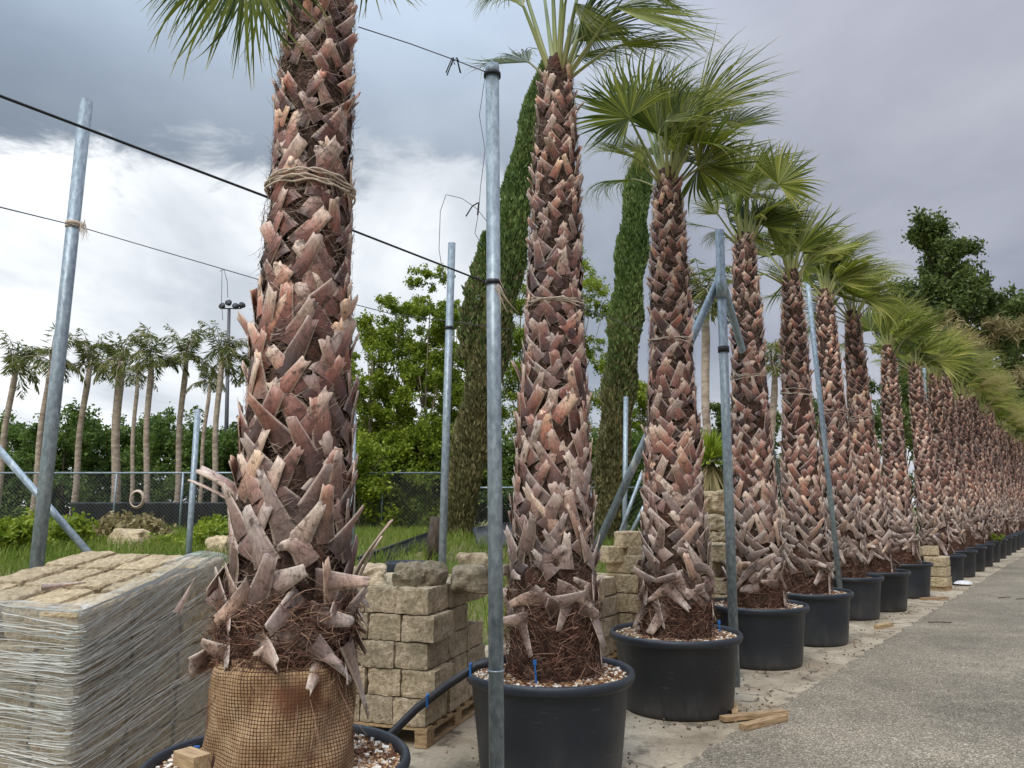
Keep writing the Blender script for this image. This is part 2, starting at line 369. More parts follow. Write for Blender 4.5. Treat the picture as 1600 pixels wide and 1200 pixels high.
# ------------------------------------------------------------------ washingtonia palm
PROF = [(.3, .28), (.6, .275), (1.2, .255), (1.9, .222), (2.5, .195), (3.2, .165), (3.95, .145), (4.5, .118), (4.85, .085), (5.0, .06)]
def rad(z, k=1):
    for (a, ra), (b, rb) in zip(PROF, PROF[1:]):
        if z <= b: t = max(0, (z-a)/(b-a)); return (ra+(rb-ra)*t)*k
    return PROF[-1][1]*k
def add_boot(mb, rg, phi, z0, L, w0, w1, lean, flare, k=1, ns=6, nc=5, thick=.012, curl=0, bulge=.25, split=False):
    """one cut leaf base: a thick curved strap rising from the trunk and leaning away from it"""
    rows_o, rows_i, uvs = [], [], []
    tw = rg.uniform(-.35, .35)
    for i in range(ns):
        t = i/(ns-1)
        zc = z0+L*math.cos(lean)*t - curl*t*t
        rr_ = rad(zc, k)+.004+flare*t**1.5
        ph = phi+math.sin(lean)*L*t/max(.08, rr_)
        er = Vector((math.cos(ph), math.sin(ph), 0)); et = Vector((-math.sin(ph), math.cos(ph), 0))
        slope = 1.5*flare*max(t, .02)**.5/L
        dirv = (Vector((0, 0, 1))*(math.cos(lean)-2*curl*t/L) + et*math.sin(lean) + er*slope).normalized()
        sd = dirv.cross(er).normalized(); nm = sd.cross(dirv).normalized()
        if nm.dot(er) < 0: nm = -nm
        sd = (sd*math.cos(tw*t)+nm*math.sin(tw*t)).normalized(); nm2 = (nm*math.cos(tw*t)-sd*math.sin(tw*t))
        wd = (w0*(1-t)**1.3+w1*(1-(1-t)**1.3))
        c = er*rr_+Vector((0, 0, zc))
        ro, ri, ru = [], [], []
        for j in range(nc):
            q = j/(nc-1)*2-1
            b = (1-q*q)*bulge*wd*(1-.5*t)
            e = 0
            if i == ns-1: e = rg.uniform(-.012, .012)+(.35*w1*(abs(q)-.5) if split else 0)
            p = c+sd*(q*wd/2)+nm*(b)+dirv*e
            th = thick*(1-.6*abs(q))
            ro.append(p); ri.append(p-nm*th); ru.append((j/(nc-1), t))
        rows_o.append(ro); rows_i.append(ri); uvs.append(ru)
    b0 = mb.grid(rows_o, uvs)
    b1 = mb.grid(rows_i, uvs, flip=True)
    # shared rim so that the strap is one closed island
    for i in range(ns-1):
        for j in (0, nc-1):
            a, b_, c_, d_ = b0+i*nc+j, b0+(i+1)*nc+j, b1+(i+1)*nc+j, b1+i*nc+j
            u0 = j/(nc-1); mb.face((a, b_, c_, d_) if j == 0 else (d_, c_, b_, a), [(u0, i/(ns-1)), (u0, (i+1)/(ns-1)), (u0, (i+1)/(ns-1)), (u0, i/(ns-1))])
    for j in range(nc-1):
        a, b_, c_, d_ = b0+(ns-1)*nc+j, b0+(ns-1)*nc+j+1, b1+(ns-1)*nc+j+1, b1+(ns-1)*nc+j
        mb.face((a, b_, c_, d_), [(j/(nc-1), 1)]*4)

def strand(V, p, d, L, wd, rg, bend=.6, seg=3):
    """a thin ribbon of seg quads appended to list V; p start, d direction"""
    d = Vector(d).normalized(); s = d.cross(Vector((rg.gauss(0, 1), rg.gauss(0, 1), rg.gauss(0, 1)))).normalized()
    bd = Vector((rg.gauss(0, bend), rg.gauss(0, bend), rg.gauss(0, bend)))
    pts = [p]; q = Vector(p)
    for i in range(seg):
        q = q+d*(L/seg); pts.append(q); d = (d+bd*.5).normalized()
    return pts, s*wd/2
def strand_mesh(name, items, m):
    """items: list of (pts, side) -> one mesh, each strand one island"""
    mb = MB()
    for pts, s in items:
        n = len(pts); rows = [[p-s*(1-.8*i/(n-1)), p+s*(1-.8*i/(n-1))] for i, p in enumerate(pts)]
        mb.grid(rows)
    return mb.mesh(name, m)

def trunk_meshes(seed, k=1.0, hair=1.0, zlow=1.0, burlap=False, top=4.85, detail=1):
    rg = random.Random(seed); out = {}
    # core
    mb = MB(); n = 40; zs = [.5+i*.05 for i in range(int((top+.12-.5)/.05)+1)]
    wob = lambda a, z: .012*math.sin(7*a+z*9)+.012*math.sin(3*a-z*14)
    rows = [[((rad(z, k)+wob(a, z))*math.cos(a), (rad(z, k)+wob(a, z))*math.sin(a), z) for a in [2*PI*i/n for i in range(n)]] for z in zs]
    b = mb.grid(rows, closed=True); mb.face([b+(len(zs)-1)*n+i for i in range(n)])
    out['trunk'] = mb.mesh('trunk', M['core'], True)
    # leaf bases
    mb = MB(); z = zlow; ring = 0
    while z < top-.04:
        t = (z-zlow)/(top-zlow); r = rad(z, k); n = max(5, int(round(2*PI*(r+.02)/(.205 if t < .6 else .165)))); sgn = 1 if ring % 2 else -1
        for q in range(n):
            ph = 2*PI*(q+.5*(ring//2 % 2)+rg.uniform(-.12, .12))/n+ring*.31
            if rg.random() < (.12 if t > .3 else .05): continue
            if t < .13: L, w1, w0, fl = rg.uniform(.20, .33), rg.uniform(.02, .06), .12, rg.uniform(.02, .085)
            elif t < .38: L, w1, w0, fl = rg.uniform(.20, .29), rg.uniform(.04, .075), .115, rg.uniform(.012, .055)
            elif t < .62: L, w1, w0, fl = rg.uniform(.16, .24), rg.uniform(.042, .07), .10, rg.uniform(.006, .035)
            else: L, w1, w0, fl = rg.uniform(.10, .155), rg.uniform(.032, .05), .07, rg.uniform(.012, .055)
            lean = sgn*rg.uniform(.42, .80)
            if rg.random() < .08: lean = rg.uniform(-.3, .3)
            if t < .09 and rg.random() < .55: lean = sgn*rg.uniform(1.0, 2.7); fl = fl*.7+(.045 if burlap else .02); L = min(L, .19) if burlap else L
            curl = rg.uniform(.04, .18) if (t < .1 and rg.random() < .3 and not (burlap and t < .06)) else 0
            if rg.random() < .05: fl *= 2
            add_boot(mb, rg, ph, z+rg.uniform(-.04, .03), L, w0*k, w1*k, lean, fl, k, curl=curl, ns=7 if detail else 5, nc=5 if detail else 4, thick=.008, bulge=rg.uniform(.10, .24), split=rg.random() < .2)
        z += .060 if t < .6 else .050; ring += 1
    if burlap:   # the odd long ones seen on the nearest palm
        add_boot(mb, rg, PI*.99, 1.70, .13, .11, .075, .15, .20, k, thick=.03, bulge=.1)
        add_boot(mb, rg, PI*1.03, 1.66, .12, .10, .04, .1, .22, k, thick=.012, bulge=.1)
        add_boot(mb, rg, -.05, 1.28, .34, .09, .014, .2, .20, k, thick=.012); add_boot(mb, rg, .1, 1.22, .32, .08, .02, .1, .15, k, thick=.01)
        add_boot(mb, rg, PI*1.04, 1.08, .16, .12, .085, 1.9, .12, k, thick=.02); add_boot(mb, rg, -PI*.12, 1.12, .36, .10, .03, 2.7, .05, k*1.17); add_boot(mb, rg, -PI*.3, 1.14, .26, .08, .02, 2.3, .03, k*1.17)
    out['leaf_bases'] = mb.mesh('leaf_bases', M['boot'], True)
    me = out['leaf_bases']
    # fibre between the bases
    it = []
    for i in range(int(9000*hair)):
        z = rg.uniform(zlow, top); a = rg.uniform(0, 2*PI); r = rad(z, k)+rg.uniform(.002, .036)
        er = Vector((math.cos(a), math.sin(a), 0)); et = Vector((-math.sin(a), math.cos(a), 0))
        d = et*rg.choice((-1, 1))*rg.uniform(.4, 1)+Vector((0, 0, rg.uniform(-.9, .9)))+er*rg.uniform(-.25, .06)
        it.append(strand(None, er*r+Vector((0, 0, z)), d, rg.uniform(.05, .13), rg.uniform(.0018, .0035), rg, .3))
    for i in range(int(40*hair)):
        z = rg.uniform(zlow, top); a = rg.uniform(0, 2*PI); r = rad(z, k)+.03
        er = Vector((math.cos(a), math.sin(a), 0))
        it.append(strand(None, er*r+Vector((0, 0, z)), er+Vector((rg.gauss(0, .4), rg.gauss(0, .4), rg.uniform(-1, .4))), rg.uniform(.06, .14), .0022, rg, .7))
    out['husk_fibre'] = strand_mesh('husk_fibre', it, M['fibre'])
    # matted roots and old fibre round the foot
    it = []; z0 = zlow if burlap else .58
    for i in range(int((3200 if not burlap else 3400)*hair)):
        z = rg.uniform((1.02 if burlap else z0), zlow+.22); a = rg.uniform(0, 2*PI); r = rad(z, k)+rg.uniform(.0, .045)
        er = Vector((math.cos(a), math.sin(a), 0)); et = Vector((-math.sin(a), math.cos(a), 0))
        d = et*rg.choice((-1, 1))*rg.uniform(.2, 1)+Vector((0, 0, rg.uniform(-.9, .5)))+er*rg.uniform(-.1, .12)
        it.append(strand(None, er*r+Vector((0, 0, z)), d, rg.uniform(.06, .17), rg.uniform(.002, .0065), rg, .5, 4))
    if burlap:
        for i in range(150):   # long loose roots hanging over the burlap
            a = rg.gauss(-PI/2+.75, .55); z = rg.uniform(.95, 1.1); r = rad(z, k)+.035
            er = Vector((math.cos(a), math.sin(a), 0)); et = Vector((-math.sin(a), math.cos(a), 0))
            pts, s = strand(None, er*r+Vector((0, 0, z)), Vector((0, 0, -1))+et*rg.uniform(-.5, .5)+er*.02, rg.uniform(.12, .42), rg.uniform(.002, .006), rg, .25, 5)
            it.append((pts, s))
    out['root_fibre'] = strand_mesh('root_fibre', it, M['skirt'])
    if burlap:
        mb = MB(); zs = [.45+i*.025 for i in range(26)]; n = 72
        rb = lambda a, z: rad(z, k)+.044+.014*math.sin(2*a+z*5)+.009*math.sin(5*a-z*13)+.006*math.sin(9*a-z*27)-(.03 if z > 1.04 else 0)
        rows = [[(rb(a, z)*math.cos(a), rb(a, z)*math.sin(a), z) for a in [2*PI*i/n for i in range(n)]] for z in zs]
        mb.grid(rows, [[(i/n, z) for i in range(n+1)] for z in zs], closed=True)
        out['burlap_wrap'] = mb.mesh('burlap_wrap', M['burlap'], True)
    return out
def twine_mesh(z, k, seed, loops=4):
    rg = random.Random(seed); mb = MB()
    for l in range(loops):
        zo = z+rg.uniform(-.03, .035); til = rg.uniform(-.035, .035); a0 = rg.uniform(0, 6)
        R0 = rad(z, k)+.036
        path = [((R0+.008*math.sin(5*a+l))*math.cos(a), (R0+.008*math.sin(5*a+l))*math.sin(a), zo+til*math.sin(a+a0)+.006*math.sin(9*a+l)) for a in [2*PI*i/40 for i in range(41)]]
        mb.tube(path, .0048, 5, False)
    return mb.mesh('twine', M['twine'], True)

def frond_mesh(rg, base, hub, axis, nrm, Rb, spread, wind, droop, nseg=42, prad=.017, sag=.08):
    """fan leaf: petiole from base to hub, then a pleated fan of segments with free drooping tips"""
    mb = MB(); base = Vector(base); hub = Vector(hub); axis = Vector(axis).normalized()
    nrm = Vector(nrm); nrm = (nrm-axis*nrm.dot(axis)).normalized(); sd = nrm.cross(axis).normalized()
    L = (hub-base).length; mid = (base+hub)/2+Vector((0, 0, sag*L))
    path = []
    for i in range(7):
        t = i/6; path.append(base*(1-t)**2+mid*2*t*(1-t)+hub*t*t)
    path.append(hub+axis*Rb*.12)
    mb.cm = 1; mb.tube(path, [prad*1.5]+[prad*(1.15-.09*i) for i in range(6)]+[prad*.3], 6, False, .6); mb.cm = 0
    wind = Vector(wind); dphi = 2*spread/(nseg-1)
    cup = rg.uniform(.15, .35)
    for k in range(nseg):
        q = k/(nseg-1)*2-1; phi = q*spread+rg.uniform(-.012, .012)
        d = (axis*math.cos(phi)+sd*math.sin(phi)+nrm*cup*(1-math.cos(phi))).normalized()
        ln = Rb*(1.06-.22*abs(q)**2)*rg.uniform(.82, 1.12)
        lat = nrm.cross(d).normalized(); nl = d.cross(lat)*-1
        if k % 4 == 0: grp = Vector((rg.gauss(0, .16), rg.gauss(0, .16), rg.gauss(0, .16)))
        wv = wind*rg.uniform(.6, 1.7)+grp+Vector((rg.gauss(0, .15), rg.gauss(0, .15), rg.gauss(0, .15)-droop*rg.uniform(.6, 1.9)))
        NS = 9; rows, uvs = [], []; join = .48+rg.uniform(-.04, .05)
        p = Vector(hub); dd = Vector(d)
        for i in range(NS):
            t = i/(NS-1)
            if i:
                bendf = max(0, t-.34)
                dd = (dd+wv*bendf*.74).normalized(); p = p+dd*(ln/(NS-1))
            if t <= join: hw = ln*t*math.tan(dphi/2)*1.04
            else: hw = ln*join*math.tan(dphi/2)*1.0*(1-(t-join)/(1-join))**.75
            hw = max(hw, .0009)
            lt = (lat-dd*lat.dot(dd)).normalized(); n2 = lt.cross(dd)
            sg = .55 if t <= join else .75
            rows.append([p-lt*hw, p+n2*hw*sg, p+lt*hw]); uvs.append([(0, t), (.5, t), (1, t)])
        mb.grid(rows, uvs)
    return mb.mesh('frond', [M['frond'], M['petiole']])

WIND = Vector((.85, .25, .0))
def auto_crown(seed, n=19):
    """fronds about the origin (= trunk top), blown along +X"""
    rg = random.Random(seed); L = []
    for i in range(n):
        az = i*2.4+rg.uniform(-.3, .3); el = R(rg.uniform(14, 86) if i > 2 else rg.uniform(55, 85)); pl = rg.uniform(.26, .52)
        d = Vector((math.cos(az)*math.cos(el)+.22, math.sin(az)*math.cos(el)+.05, math.sin(el))).normalized()
        hub = d*pl
        ax = (d+WIND*rg.uniform(.05, .65)+Vector((0, 0, -rg.uniform(-.05, .42)*(1-math.sin(el)*.6)))).normalized()
        nr = Vector((rg.gauss(0, .5), -.45+rg.gauss(0, .4), .8))
        L.append(frond_mesh(rg, Vector((d.x*.04, d.y*.04, -.12)), hub, ax, nr, rg.uniform(.52, .8), R(rg.choice((rg.uniform(22, 45), rg.uniform(60, 110)))), WIND*rg.uniform(.2, .95), rg.uniform(.08, .5)))
    # spear leaves
    for i in range(3):
        d = Vector((rg.uniform(-.1, .3), rg.uniform(-.2, .2), 1)).normalized()
        L.append(frond_mesh(rg, (0, 0, -.1), d*.3, (d+WIND*.15), (0, -1, 0), .6, R(14), WIND*.3, .1, 16))
    return L

def set_frond(rg, T, Y, hubpx, tippx, dY=0, spread=80, n=(0, -1, .3), wind=.5, droop=.3, dT=0, nseg=44):
    hub = at(hubpx[0], hubpx[1], Y+dY); tip = at(tippx[0], tippx[1], Y+dY+dT)
    ax = tip-hub
    base = T+Vector(((hub-T).x*.06, (hub-T).y*.06, -.12))
    return frond_mesh(rg, base-T, hub-T, ax, n, ax.length, R(spread), WIND*wind, droop, nseg, sag=.0)

ORD = ['first', 'second', 'third', 'fourth', 'fifth', 'sixth', 'seventh', 'eighth', 'ninth', 'tenth', 'eleventh', 'twelfth', 'thirteenth', 'fourteenth', 'fifteenth', 'sixteenth']
POTS = [(-1.0, 3.45), (.25, 5.25), (1.41, 6.78), (2.70, 8.66), (3.77, 9.98), (5.18, 12.1), (6.06, 13.0), (7.42, 14.8), (9.52, 17.3), (10.78, 18.95)]
while len(POTS) < 27:
    p = POTS[-1]; POTS.append((p[0]+.606*2.02, p[1]+.795*2.02))
TOPS = [(512, -190), (870, 112), (1043, 280), (1163, 377), (1236, 432), (1288, 462), (1331, 494), (1387, 547), (1428, 572), (1458, 590)]
GP = 'trimmed fan palms standing in black pots along the road'
def top_for(i):
    if i < len(TOPS): return at(TOPS[i][0], TOPS[i][1], POTS[i][1])
    rg = random.Random(i*7+1); return Vector((POTS[i][0]+rg.uniform(-.12, .12), POTS[i][1], 5.15+rg.uniform(-.35, .45)))

TV = [trunk_meshes(11, 1.01, 1.3, 1.08, True), trunk_meshes(22, 1.06, 1.0, .98), trunk_meshes(33, 1.06, .9, .92), trunk_meshes(44, 1.05, .6, .85, detail=0), trunk_meshes(55, 1.02, .6, .88, detail=0), trunk_meshes(66, 1.08, .5, .82, detail=0)]
CV = [auto_crown(101), auto_crown(202), auto_crown(303), [m.copy() for m in auto_crown(404)]]
for m_ in CV[3][::2]: m_.materials[0] = M['frond_dry']
rg = random.Random(5)
def crown2(T, Y):
    L = []
    sp = [((962, 12), (1122, 50), -.3, 62, (.25, -.75, .6), .15, .12), ((818, 10), (740, -30), -.1, 70, (0, -.6, .8), .2, .3), ((812, -40), (742, 12), .1, 60, (0, -.6, .8), .1, .3),
          ((862, -60), (850, -170), 0, 60, (0, -1, 0), .5, .2), ((905, -20), (985, -60), .2, 80, (.2, -.5, .8), .8, .2), ((930, 20), (1010, 95), .35, 60, (.1, -.5, .8), .9, .35),
          ((900, 5), (960, 60), -.2, 55, (.3, -.8, .4), .7, .5), ((880, -50), (940, -160), -.2, 70, (.2, -1, .1), .6, .2), ((915, 35), (940, 110), .4, 50, (.4, -.8, .3), .6, .3),
          ((945, -60), (1090, -70), .1, 70, (.1, -.4, .9), .4, .4), ((985, -20), (1085, 20), .3, 60, (.1, -.6, .7), .3, .3), ((850, -10), (800, -60), .4, 60, (0, -.8, .6), .4, .2)]
    for h, t, dy, s, n, wd, dr in sp: L.append(set_frond(rg, T, Y, h, t, dy, s, n, wd, dr))
    return L
def crown3(T, Y):
    L = []
    sp = [((984, 184), (905, 128), -.35, 112, (-.1, -1, .15), .1, .15), ((1040, 205), (1066, 82), -.1, 32, (.55, -.8, 0), .25, .1), ((1088, 180), (1196, 72), 0, 34, (.3, -.8, .4), .35, .05),
          ((1140, 200), (1208, 158), .1, 75, (.2, -.6, .8), .3, .15), ((1082, 222), (1190, 238), -.3, 62, (.1, -.5, .85), .6, .35), ((1008, 190), (975, 70), .3, 70, (0, -1, .1), .35, .1),
          ((1056, 170), (1150, 130), .2, 62, (.1, -.7, .6), .8, .3), ((1100, 255), (1192, 310), -.1, 50, (.3, -.6, .7), .8, .3), ((1003, 238), (950, 208), -.2, 62, (0, -.7, .7), .55, .35),
          ((1020, 200), (1010, 110), .25, 80, (.2, -1, 0), .9, .3), ((1062, 212), (1110, 110), -.25, 48, (.2, -.9, .2), .7, .2), ((1010, 232), (975, 275), .2, 50, (-.3, -.7, .5), .5, .3),
          ((1040, 190), (1100, 170), -.35, 55, (.1, -.7, .7), 1.0, .3), ((1110, 215), (1150, 290), .3, 50, (.3, -.6, .6), .6, .3)]
    for h, t, dy, s, n, wd, dr in sp: L.append(set_frond(rg, T, Y, h, t, dy, s, n, wd, dr))
    return L
def crown4(T, Y):
    L = []
    sp = [((1216, 288), (1268, 242), -.4, 108, (.05, -1, .1), .05, .05), ((1140, 304), (1122, 262), -.3, 100, (-.1, -1, .2), .2, .1), ((1122, 335), (1082, 300), -.1, 60, (-.2, -.7, .6), .3, .35),
          ((1170, 292), (1180, 212), .1, 55, (.2, -1, 0), .6, .1), ((1196, 322), (1268, 345), .1, 60, (.2, -.6, .7), .7, .3), ((1150, 282), (1112, 230), .2, 70, (0, -1, .1), .6, .2),
          ((1198, 345), (1240, 410), .2, 50, (.3, -.7, .6), .5, .3), ((1190, 272), (1250, 222), .3, 60, (.1, -.8, .5), .7, .2), ((1165, 310), (1215, 300), -.2, 55, (.1, -.6, .8), 1.0, .4),
          ((1128, 360), (1095, 385), 0, 45, (-.3, -.6, .5), .4, .3), ((1140, 270), (1100, 262), .1, 60, (-.1, -.8, .5), .8, .3), ((1180, 300), (1240, 270), .0, 50, (.1, -.6, .8), .9, .4)]
    for h, t, dy, s, n, wd, dr in sp: L.append(set_frond(rg, T, Y, h, t, dy, s, n, wd, dr))
    return L
def crown1(T, Y):
    L = []
    sp = [((385, -75), (345, 112), -.1, 74, (-.15, -1, .15), .0, .25), ((330, -70), (280, 60), .1, 50, (-.2, -1, .3), -.05, .35), ((415, -60), (425, 95), .2, 45, (0, -1, .1), .0, .3),
          ((590, -60), (640, 20), .2, 24, (.2, -.7, .4), .4, .25), ((575, -90), (560, 20), .4, 20, (.2, -.9, .3), .1, .3), ((480, -330), (470, -520), 0, 70, (0, -1, 0), .4, .1), ((600, -300), (760, -360), 0, 70, (0, -.6, .8), .4, .2),
          ((420, -310), (300, -380), 0, 70, (0, -.6, .8), .2, .2), ((520, -320), (560, -500), .3, 60, (0, -1, 0), .4, .2), ((640, -230), (800, -250), .2, 60, (0, -.5, .8), .4, .3)]
    for q, (h, t, dy, s, n, wd, dr) in enumerate(sp): L.append(set_frond(rg, T, Y, h, t, dy, s, n, wd, dr, nseg=44 if q not in (3, 4) else 12))
    return L
PALM_LABEL = {0: 'tallest nearest palm trunk with woven burlap round its foot', 1: 'palm directly right of the tall foreground pole, crown cut by the picture top',
  2: 'third palm from the left, broad windblown crown over a wide black pot', 3: 'fourth palm, with a big open fan leaf turned to the road', 4: 'fifth palm of the row, just right of the braced pole and its palm',
  5: 'sixth palm of the row, right of the slanting pole', 6: 'seventh palm of the row, its crown blown far to the right', 7: 'eighth palm of the row, its pot beside the small stack of tan blocks', 8: 'ninth palm of the row, just beyond the small stack of tan blocks'}
for i, (bx, by) in enumerate(POTS):
    T = top_for(i); lab = PALM_LABEL.get(i) or ('slender palm in the crowded far end of the potted row' if i > 12 else ORD[i]+' palm of the potted row, counted from the nearest one')
    root = empty('fan_palm', (bx, by, 0), 0, lab, 'palm tree', GP)
    tv = TV[i] if i < 3 else TV[3+(i % 3)]
    rz = 0 if i < 3 else i*1.3
    H = T.z/4.85; lean = Matrix.Identity(4)
    # small lean: shear so that the top lands where it does in the photograph
    sx = (T.x-bx)/T.z; sc = H
    trunk_objs = []
    for nm, me in tv.items():
        o = link(nm, me, root); trunk_objs.append(o)
        ang = math.atan(sx)
        o.rotation_euler = (Matrix.Rotation(ang, 3, 'Y') @ Matrix.Rotation(rz, 3, 'Z')).to_euler()
        o.scale = (1, 1, sc)
    tw = link('twine', twine_mesh(3.18/sc if i != 1 else 3.12/sc, 1.0, i, 5 if i < 2 else 3) if i < 8 else None, root) if i < 8 else None
    if tw: tw.rotation_euler = (0, math.atan(sx), 0); tw.scale = (1, 1, sc)
    if i == 0: L = crown1(T, by)
    elif i == 1: L = crown2(T, by)
    elif i == 2: L = crown3(T, by)
    elif i == 3: L = crown4(T, by)
    else: L = CV[i % 3] if i not in (10, 11, 14, 17, 20) else CV[3]
    if i in (1, 2, 3): L = L+CV[i-1][3:15:1 if i > 1 else 2]
    for q, me in enumerate(L):
        o = link('frond', me, root, (T.x-bx, 0, T.z))
        if i > 3:
            r2 = random.Random(i*31+q); o.rotation_euler = (r2.uniform(-.3, .3), r2.uniform(-.45, .2), (i*.77) % 1.6-.8); s = r2.uniform(.95, 1.3)*(1.22 if i > 8 else 1.05); o.scale = (s, s, s)

# ------------------------------------------------------------------ pots
def pot_prof():
    return [(.0, .0), (.43, .0), (.452, .012), (.462, .05), (.515, .545), (.522, .56), (.545, .565), (.556, .58), (.562, .602), (.558, .622), (.545, .634), (.53, .628), (.522, .60), (.512, .53)]
def chip(mb, rg, c, s):
    ax = [Vector((rg.gauss(0, 1), rg.gauss(0, 1), rg.gauss(0, .4))).normalized()]
    b = ax[0].cross(Vector((rg.gauss(0, .3), rg.gauss(0, .3), 1))).normalized(); ax += [b, ax[0].cross(b)]
    mb.box(c, (s*rg.uniform(.8, 1.6), s*rg.uniform(.5, 1), s*rg.uniform(.25, .6)), ax=ax)
pot_me = None; soil_me = None; rim_me = None
mb = MB(); mb.lathe(pot_prof()[:6], 72); pot_body = mb.mesh('pot_body', M['pot'], True)
mb = MB(); mb.lathe(pot_prof()[5:], 72); pot_rim = mb.mesh('rim', M['pot'], True)
mb = MB(); mb.lathe([(.515, .575), (.45, .588), (.34, .60), (.2, .61), (.02, .61)], 48, wob=lambda a, z: .0); soil_me = mb.mesh('soil', M['soil'], True)
mb = MB(); rg = random.Random(9)
for i in range(2100):
    a = rg.uniform(0, 2*PI); r = math.sqrt(rg.uniform(.07, .262)); chip(mb, rg, (r*math.cos(a), r*math.sin(a), .585+.04*(.51-r)+rg.uniform(.0, .014)), rg.uniform(.008, .024))
chips_me = mb.mesh('bark_chips', M['chips'])
POT_LABEL = {0: 'nearest black pot, cut by the picture bottom, with chips round burlap', 1: 'black plastic pot right behind the tall foreground pole', 2: 'wide black pot with two timber offcuts lying at its right foot',
  3: 'black pot just right of the foot of the braced pole', 7: 'bluish black pot touching the small stack of tan blocks', 8: 'black pot just beyond the small stack of tan blocks'}
for i, (bx, by) in enumerate(POTS):
    lab = POT_LABEL.get(i) or ('black pot far down the row, overlapping its neighbours' if i > 12 else 'black pot under the '+ORD[i]+' palm, counted from the nearest one')
    root = empty('plant_pot', (bx, by, .004), i*.7, lab, 'plant pot', 'black plastic pots holding the row of palms')
    link('pot_body', pot_body, root); link('rim', pot_rim, root); link('soil', soil_me, root)
    if i < 5: tag(link('bark_chips', chips_me, root), kind='stuff')
def peg(px, py0, py1, Y, lab):
    a = at(px, py0, Y); b = at(px+rg.uniform(-3, 3), py1, Y); mb = MB(); mb.tube([a, (a+b)/2, b], .006, 6); mb.box(b, (.022, .012, .03)); tag(mb.build('irrigation_peg', M['blue']), lab, 'irrigation peg', 'blue drip pegs stuck in the pots')
peg(838, 1068, 1035, 4.85, 'blue drip peg stuck upright in the pot behind the foreground pole')
peg(309, 1196, 1172, 3.12, 'blue drip peg beside a wood chunk in the nearest pot')
peg(1125, 988, 972, 6.6, 'light blue peg at the right rim of the wide pot')

# ------------------------------------------------------------------ poles, braces and cables
def pole(name, pts, r, lab, cat='pole', group=None, cap=False, extra=None, n=20):
    base = Vector(pts[0]); root = empty(name, base, 0, lab, cat, group); loc = [Vector(p)-base for p in pts]
    mb = MB(); mb.tube(loc, r, n); mb.build('pole_shaft', M['galv'], root, True)
    return root, base
def down(px0, py0, px1, py1, Y):
    """pole line through two pixels at depth Y, carried on to the ground"""
    a = at(px0, py0, Y); b = at(px1, py1, Y); t = (a.z-0)/(a.z-b.z); return [a+(b-a)*t, a]
def band(root, base, p, r, m, h=.02, w=.012):
    mb = MB(); p = Vector(p)-base; mb.lathe([(r, -h), (r+w, -h), (r+w, h), (r, h), (r, -h)], 20); o = mb.build('collar', m, root, True, p); return o
GL = 'galvanised scaffold poles holding the palms'
pA = down(135, 157, 60, 860, 5.9); rA, bA = pole('steel_pole', pA, .050, 'leaning galvanised pole at far left above the wrapped pallet', group=GL)
pB = down(706, 380, 690, 915, 7.0); rB, bB = pole('steel_pole', pB, .036, 'thin galvanised pole behind the unwrapped stone stack', group=GL)
pC = down(769, 102, 776, 1195, 4.05); pC[0].z = 0; rC, bC = pole('steel_pole', pC, .039, 'tall foreground pole standing before the second palm pot', group=GL)
pD = down(1124, 360, 1146, 985, 7.55); rD, bD = pole('steel_pole', pD, .046, 'pole with two slanting braces between third and fourth palm', group=GL)
pE = down(1262, 440, 1298, 782, 11.5); rE, bE = pole('steel_pole', pE, .038, 'thin pole crossing the trunk of the fifth palm', group=GL)
pF = down(1444, 575, 1449, 735, 18.6); rF, bF = pole('steel_pole', pF, .038, 'thin far pole showing between eighth and ninth palm', group=GL)
pG = down(309, 640, 295, 858, 9.6); rG, bG = pole('steel_pole', pG, .036, 'short mottled pole beyond the wrapped pallet', group=GL)
pH = down(553, 640, 551, 800, 11.5); rH, bH = pole('steel_pole', pH, .036, 'short pole seen just right of the nearest trunk', group=GL)
pI = down(978, 620, 976, 835, 12.5); rI, bI = pole('steel_pole', pI, .040, 'upright pole between second and third palm behind the brace', group=GL)
def collar_at(root, base, pts, py, r, m, h=.02, w=.012):
    a, b = pts[1], pts[0]
    best = min((abs(py-proj_y(a+(b-a)*t)), t) for t in [i/200 for i in range(200)])[1]
    band(root, base, a+(b-a)*best, r, m, h, w)
def proj_y(p):
    z = p.z-HC; dep = p.y*math.cos(TH)+z*math.sin(TH); up = -p.y*math.sin(TH)+z*math.cos(TH); return 600-F*up/dep
collar_at(rA, bA, pA, 348, .051, M['twine'], .016, .008)
collar_at(rA, bA, pA, 354, .051, M['twine'], .009, .006)
collar_at(rB, bB, pB, 514, .037, M['black'], .014, .006)
collar_at(rC, bC, pC, 118, .040, M['black'], .012, .01)
collar_at(rC, bC, pC, 443, .040, M['black'], .012, .006)
collar_at(rC, bC, pC, 1050, .040, M['galv'], .004, .004)
collar_at(rD, bD, pD, 447, .048, M['galv'], .12, .008)
collar_at(rD, bD, pD, 545, .047, M['black'], .03, .01)
# pole tops: slightly wider sleeves on C and A
mb = MB(); mb.lathe([(.0, .0), (.041, .0), (.041, -.07), (.038, -.07)], 20); mb.build('sleeve', M['galv'], rC, True, pC[1]-bC)
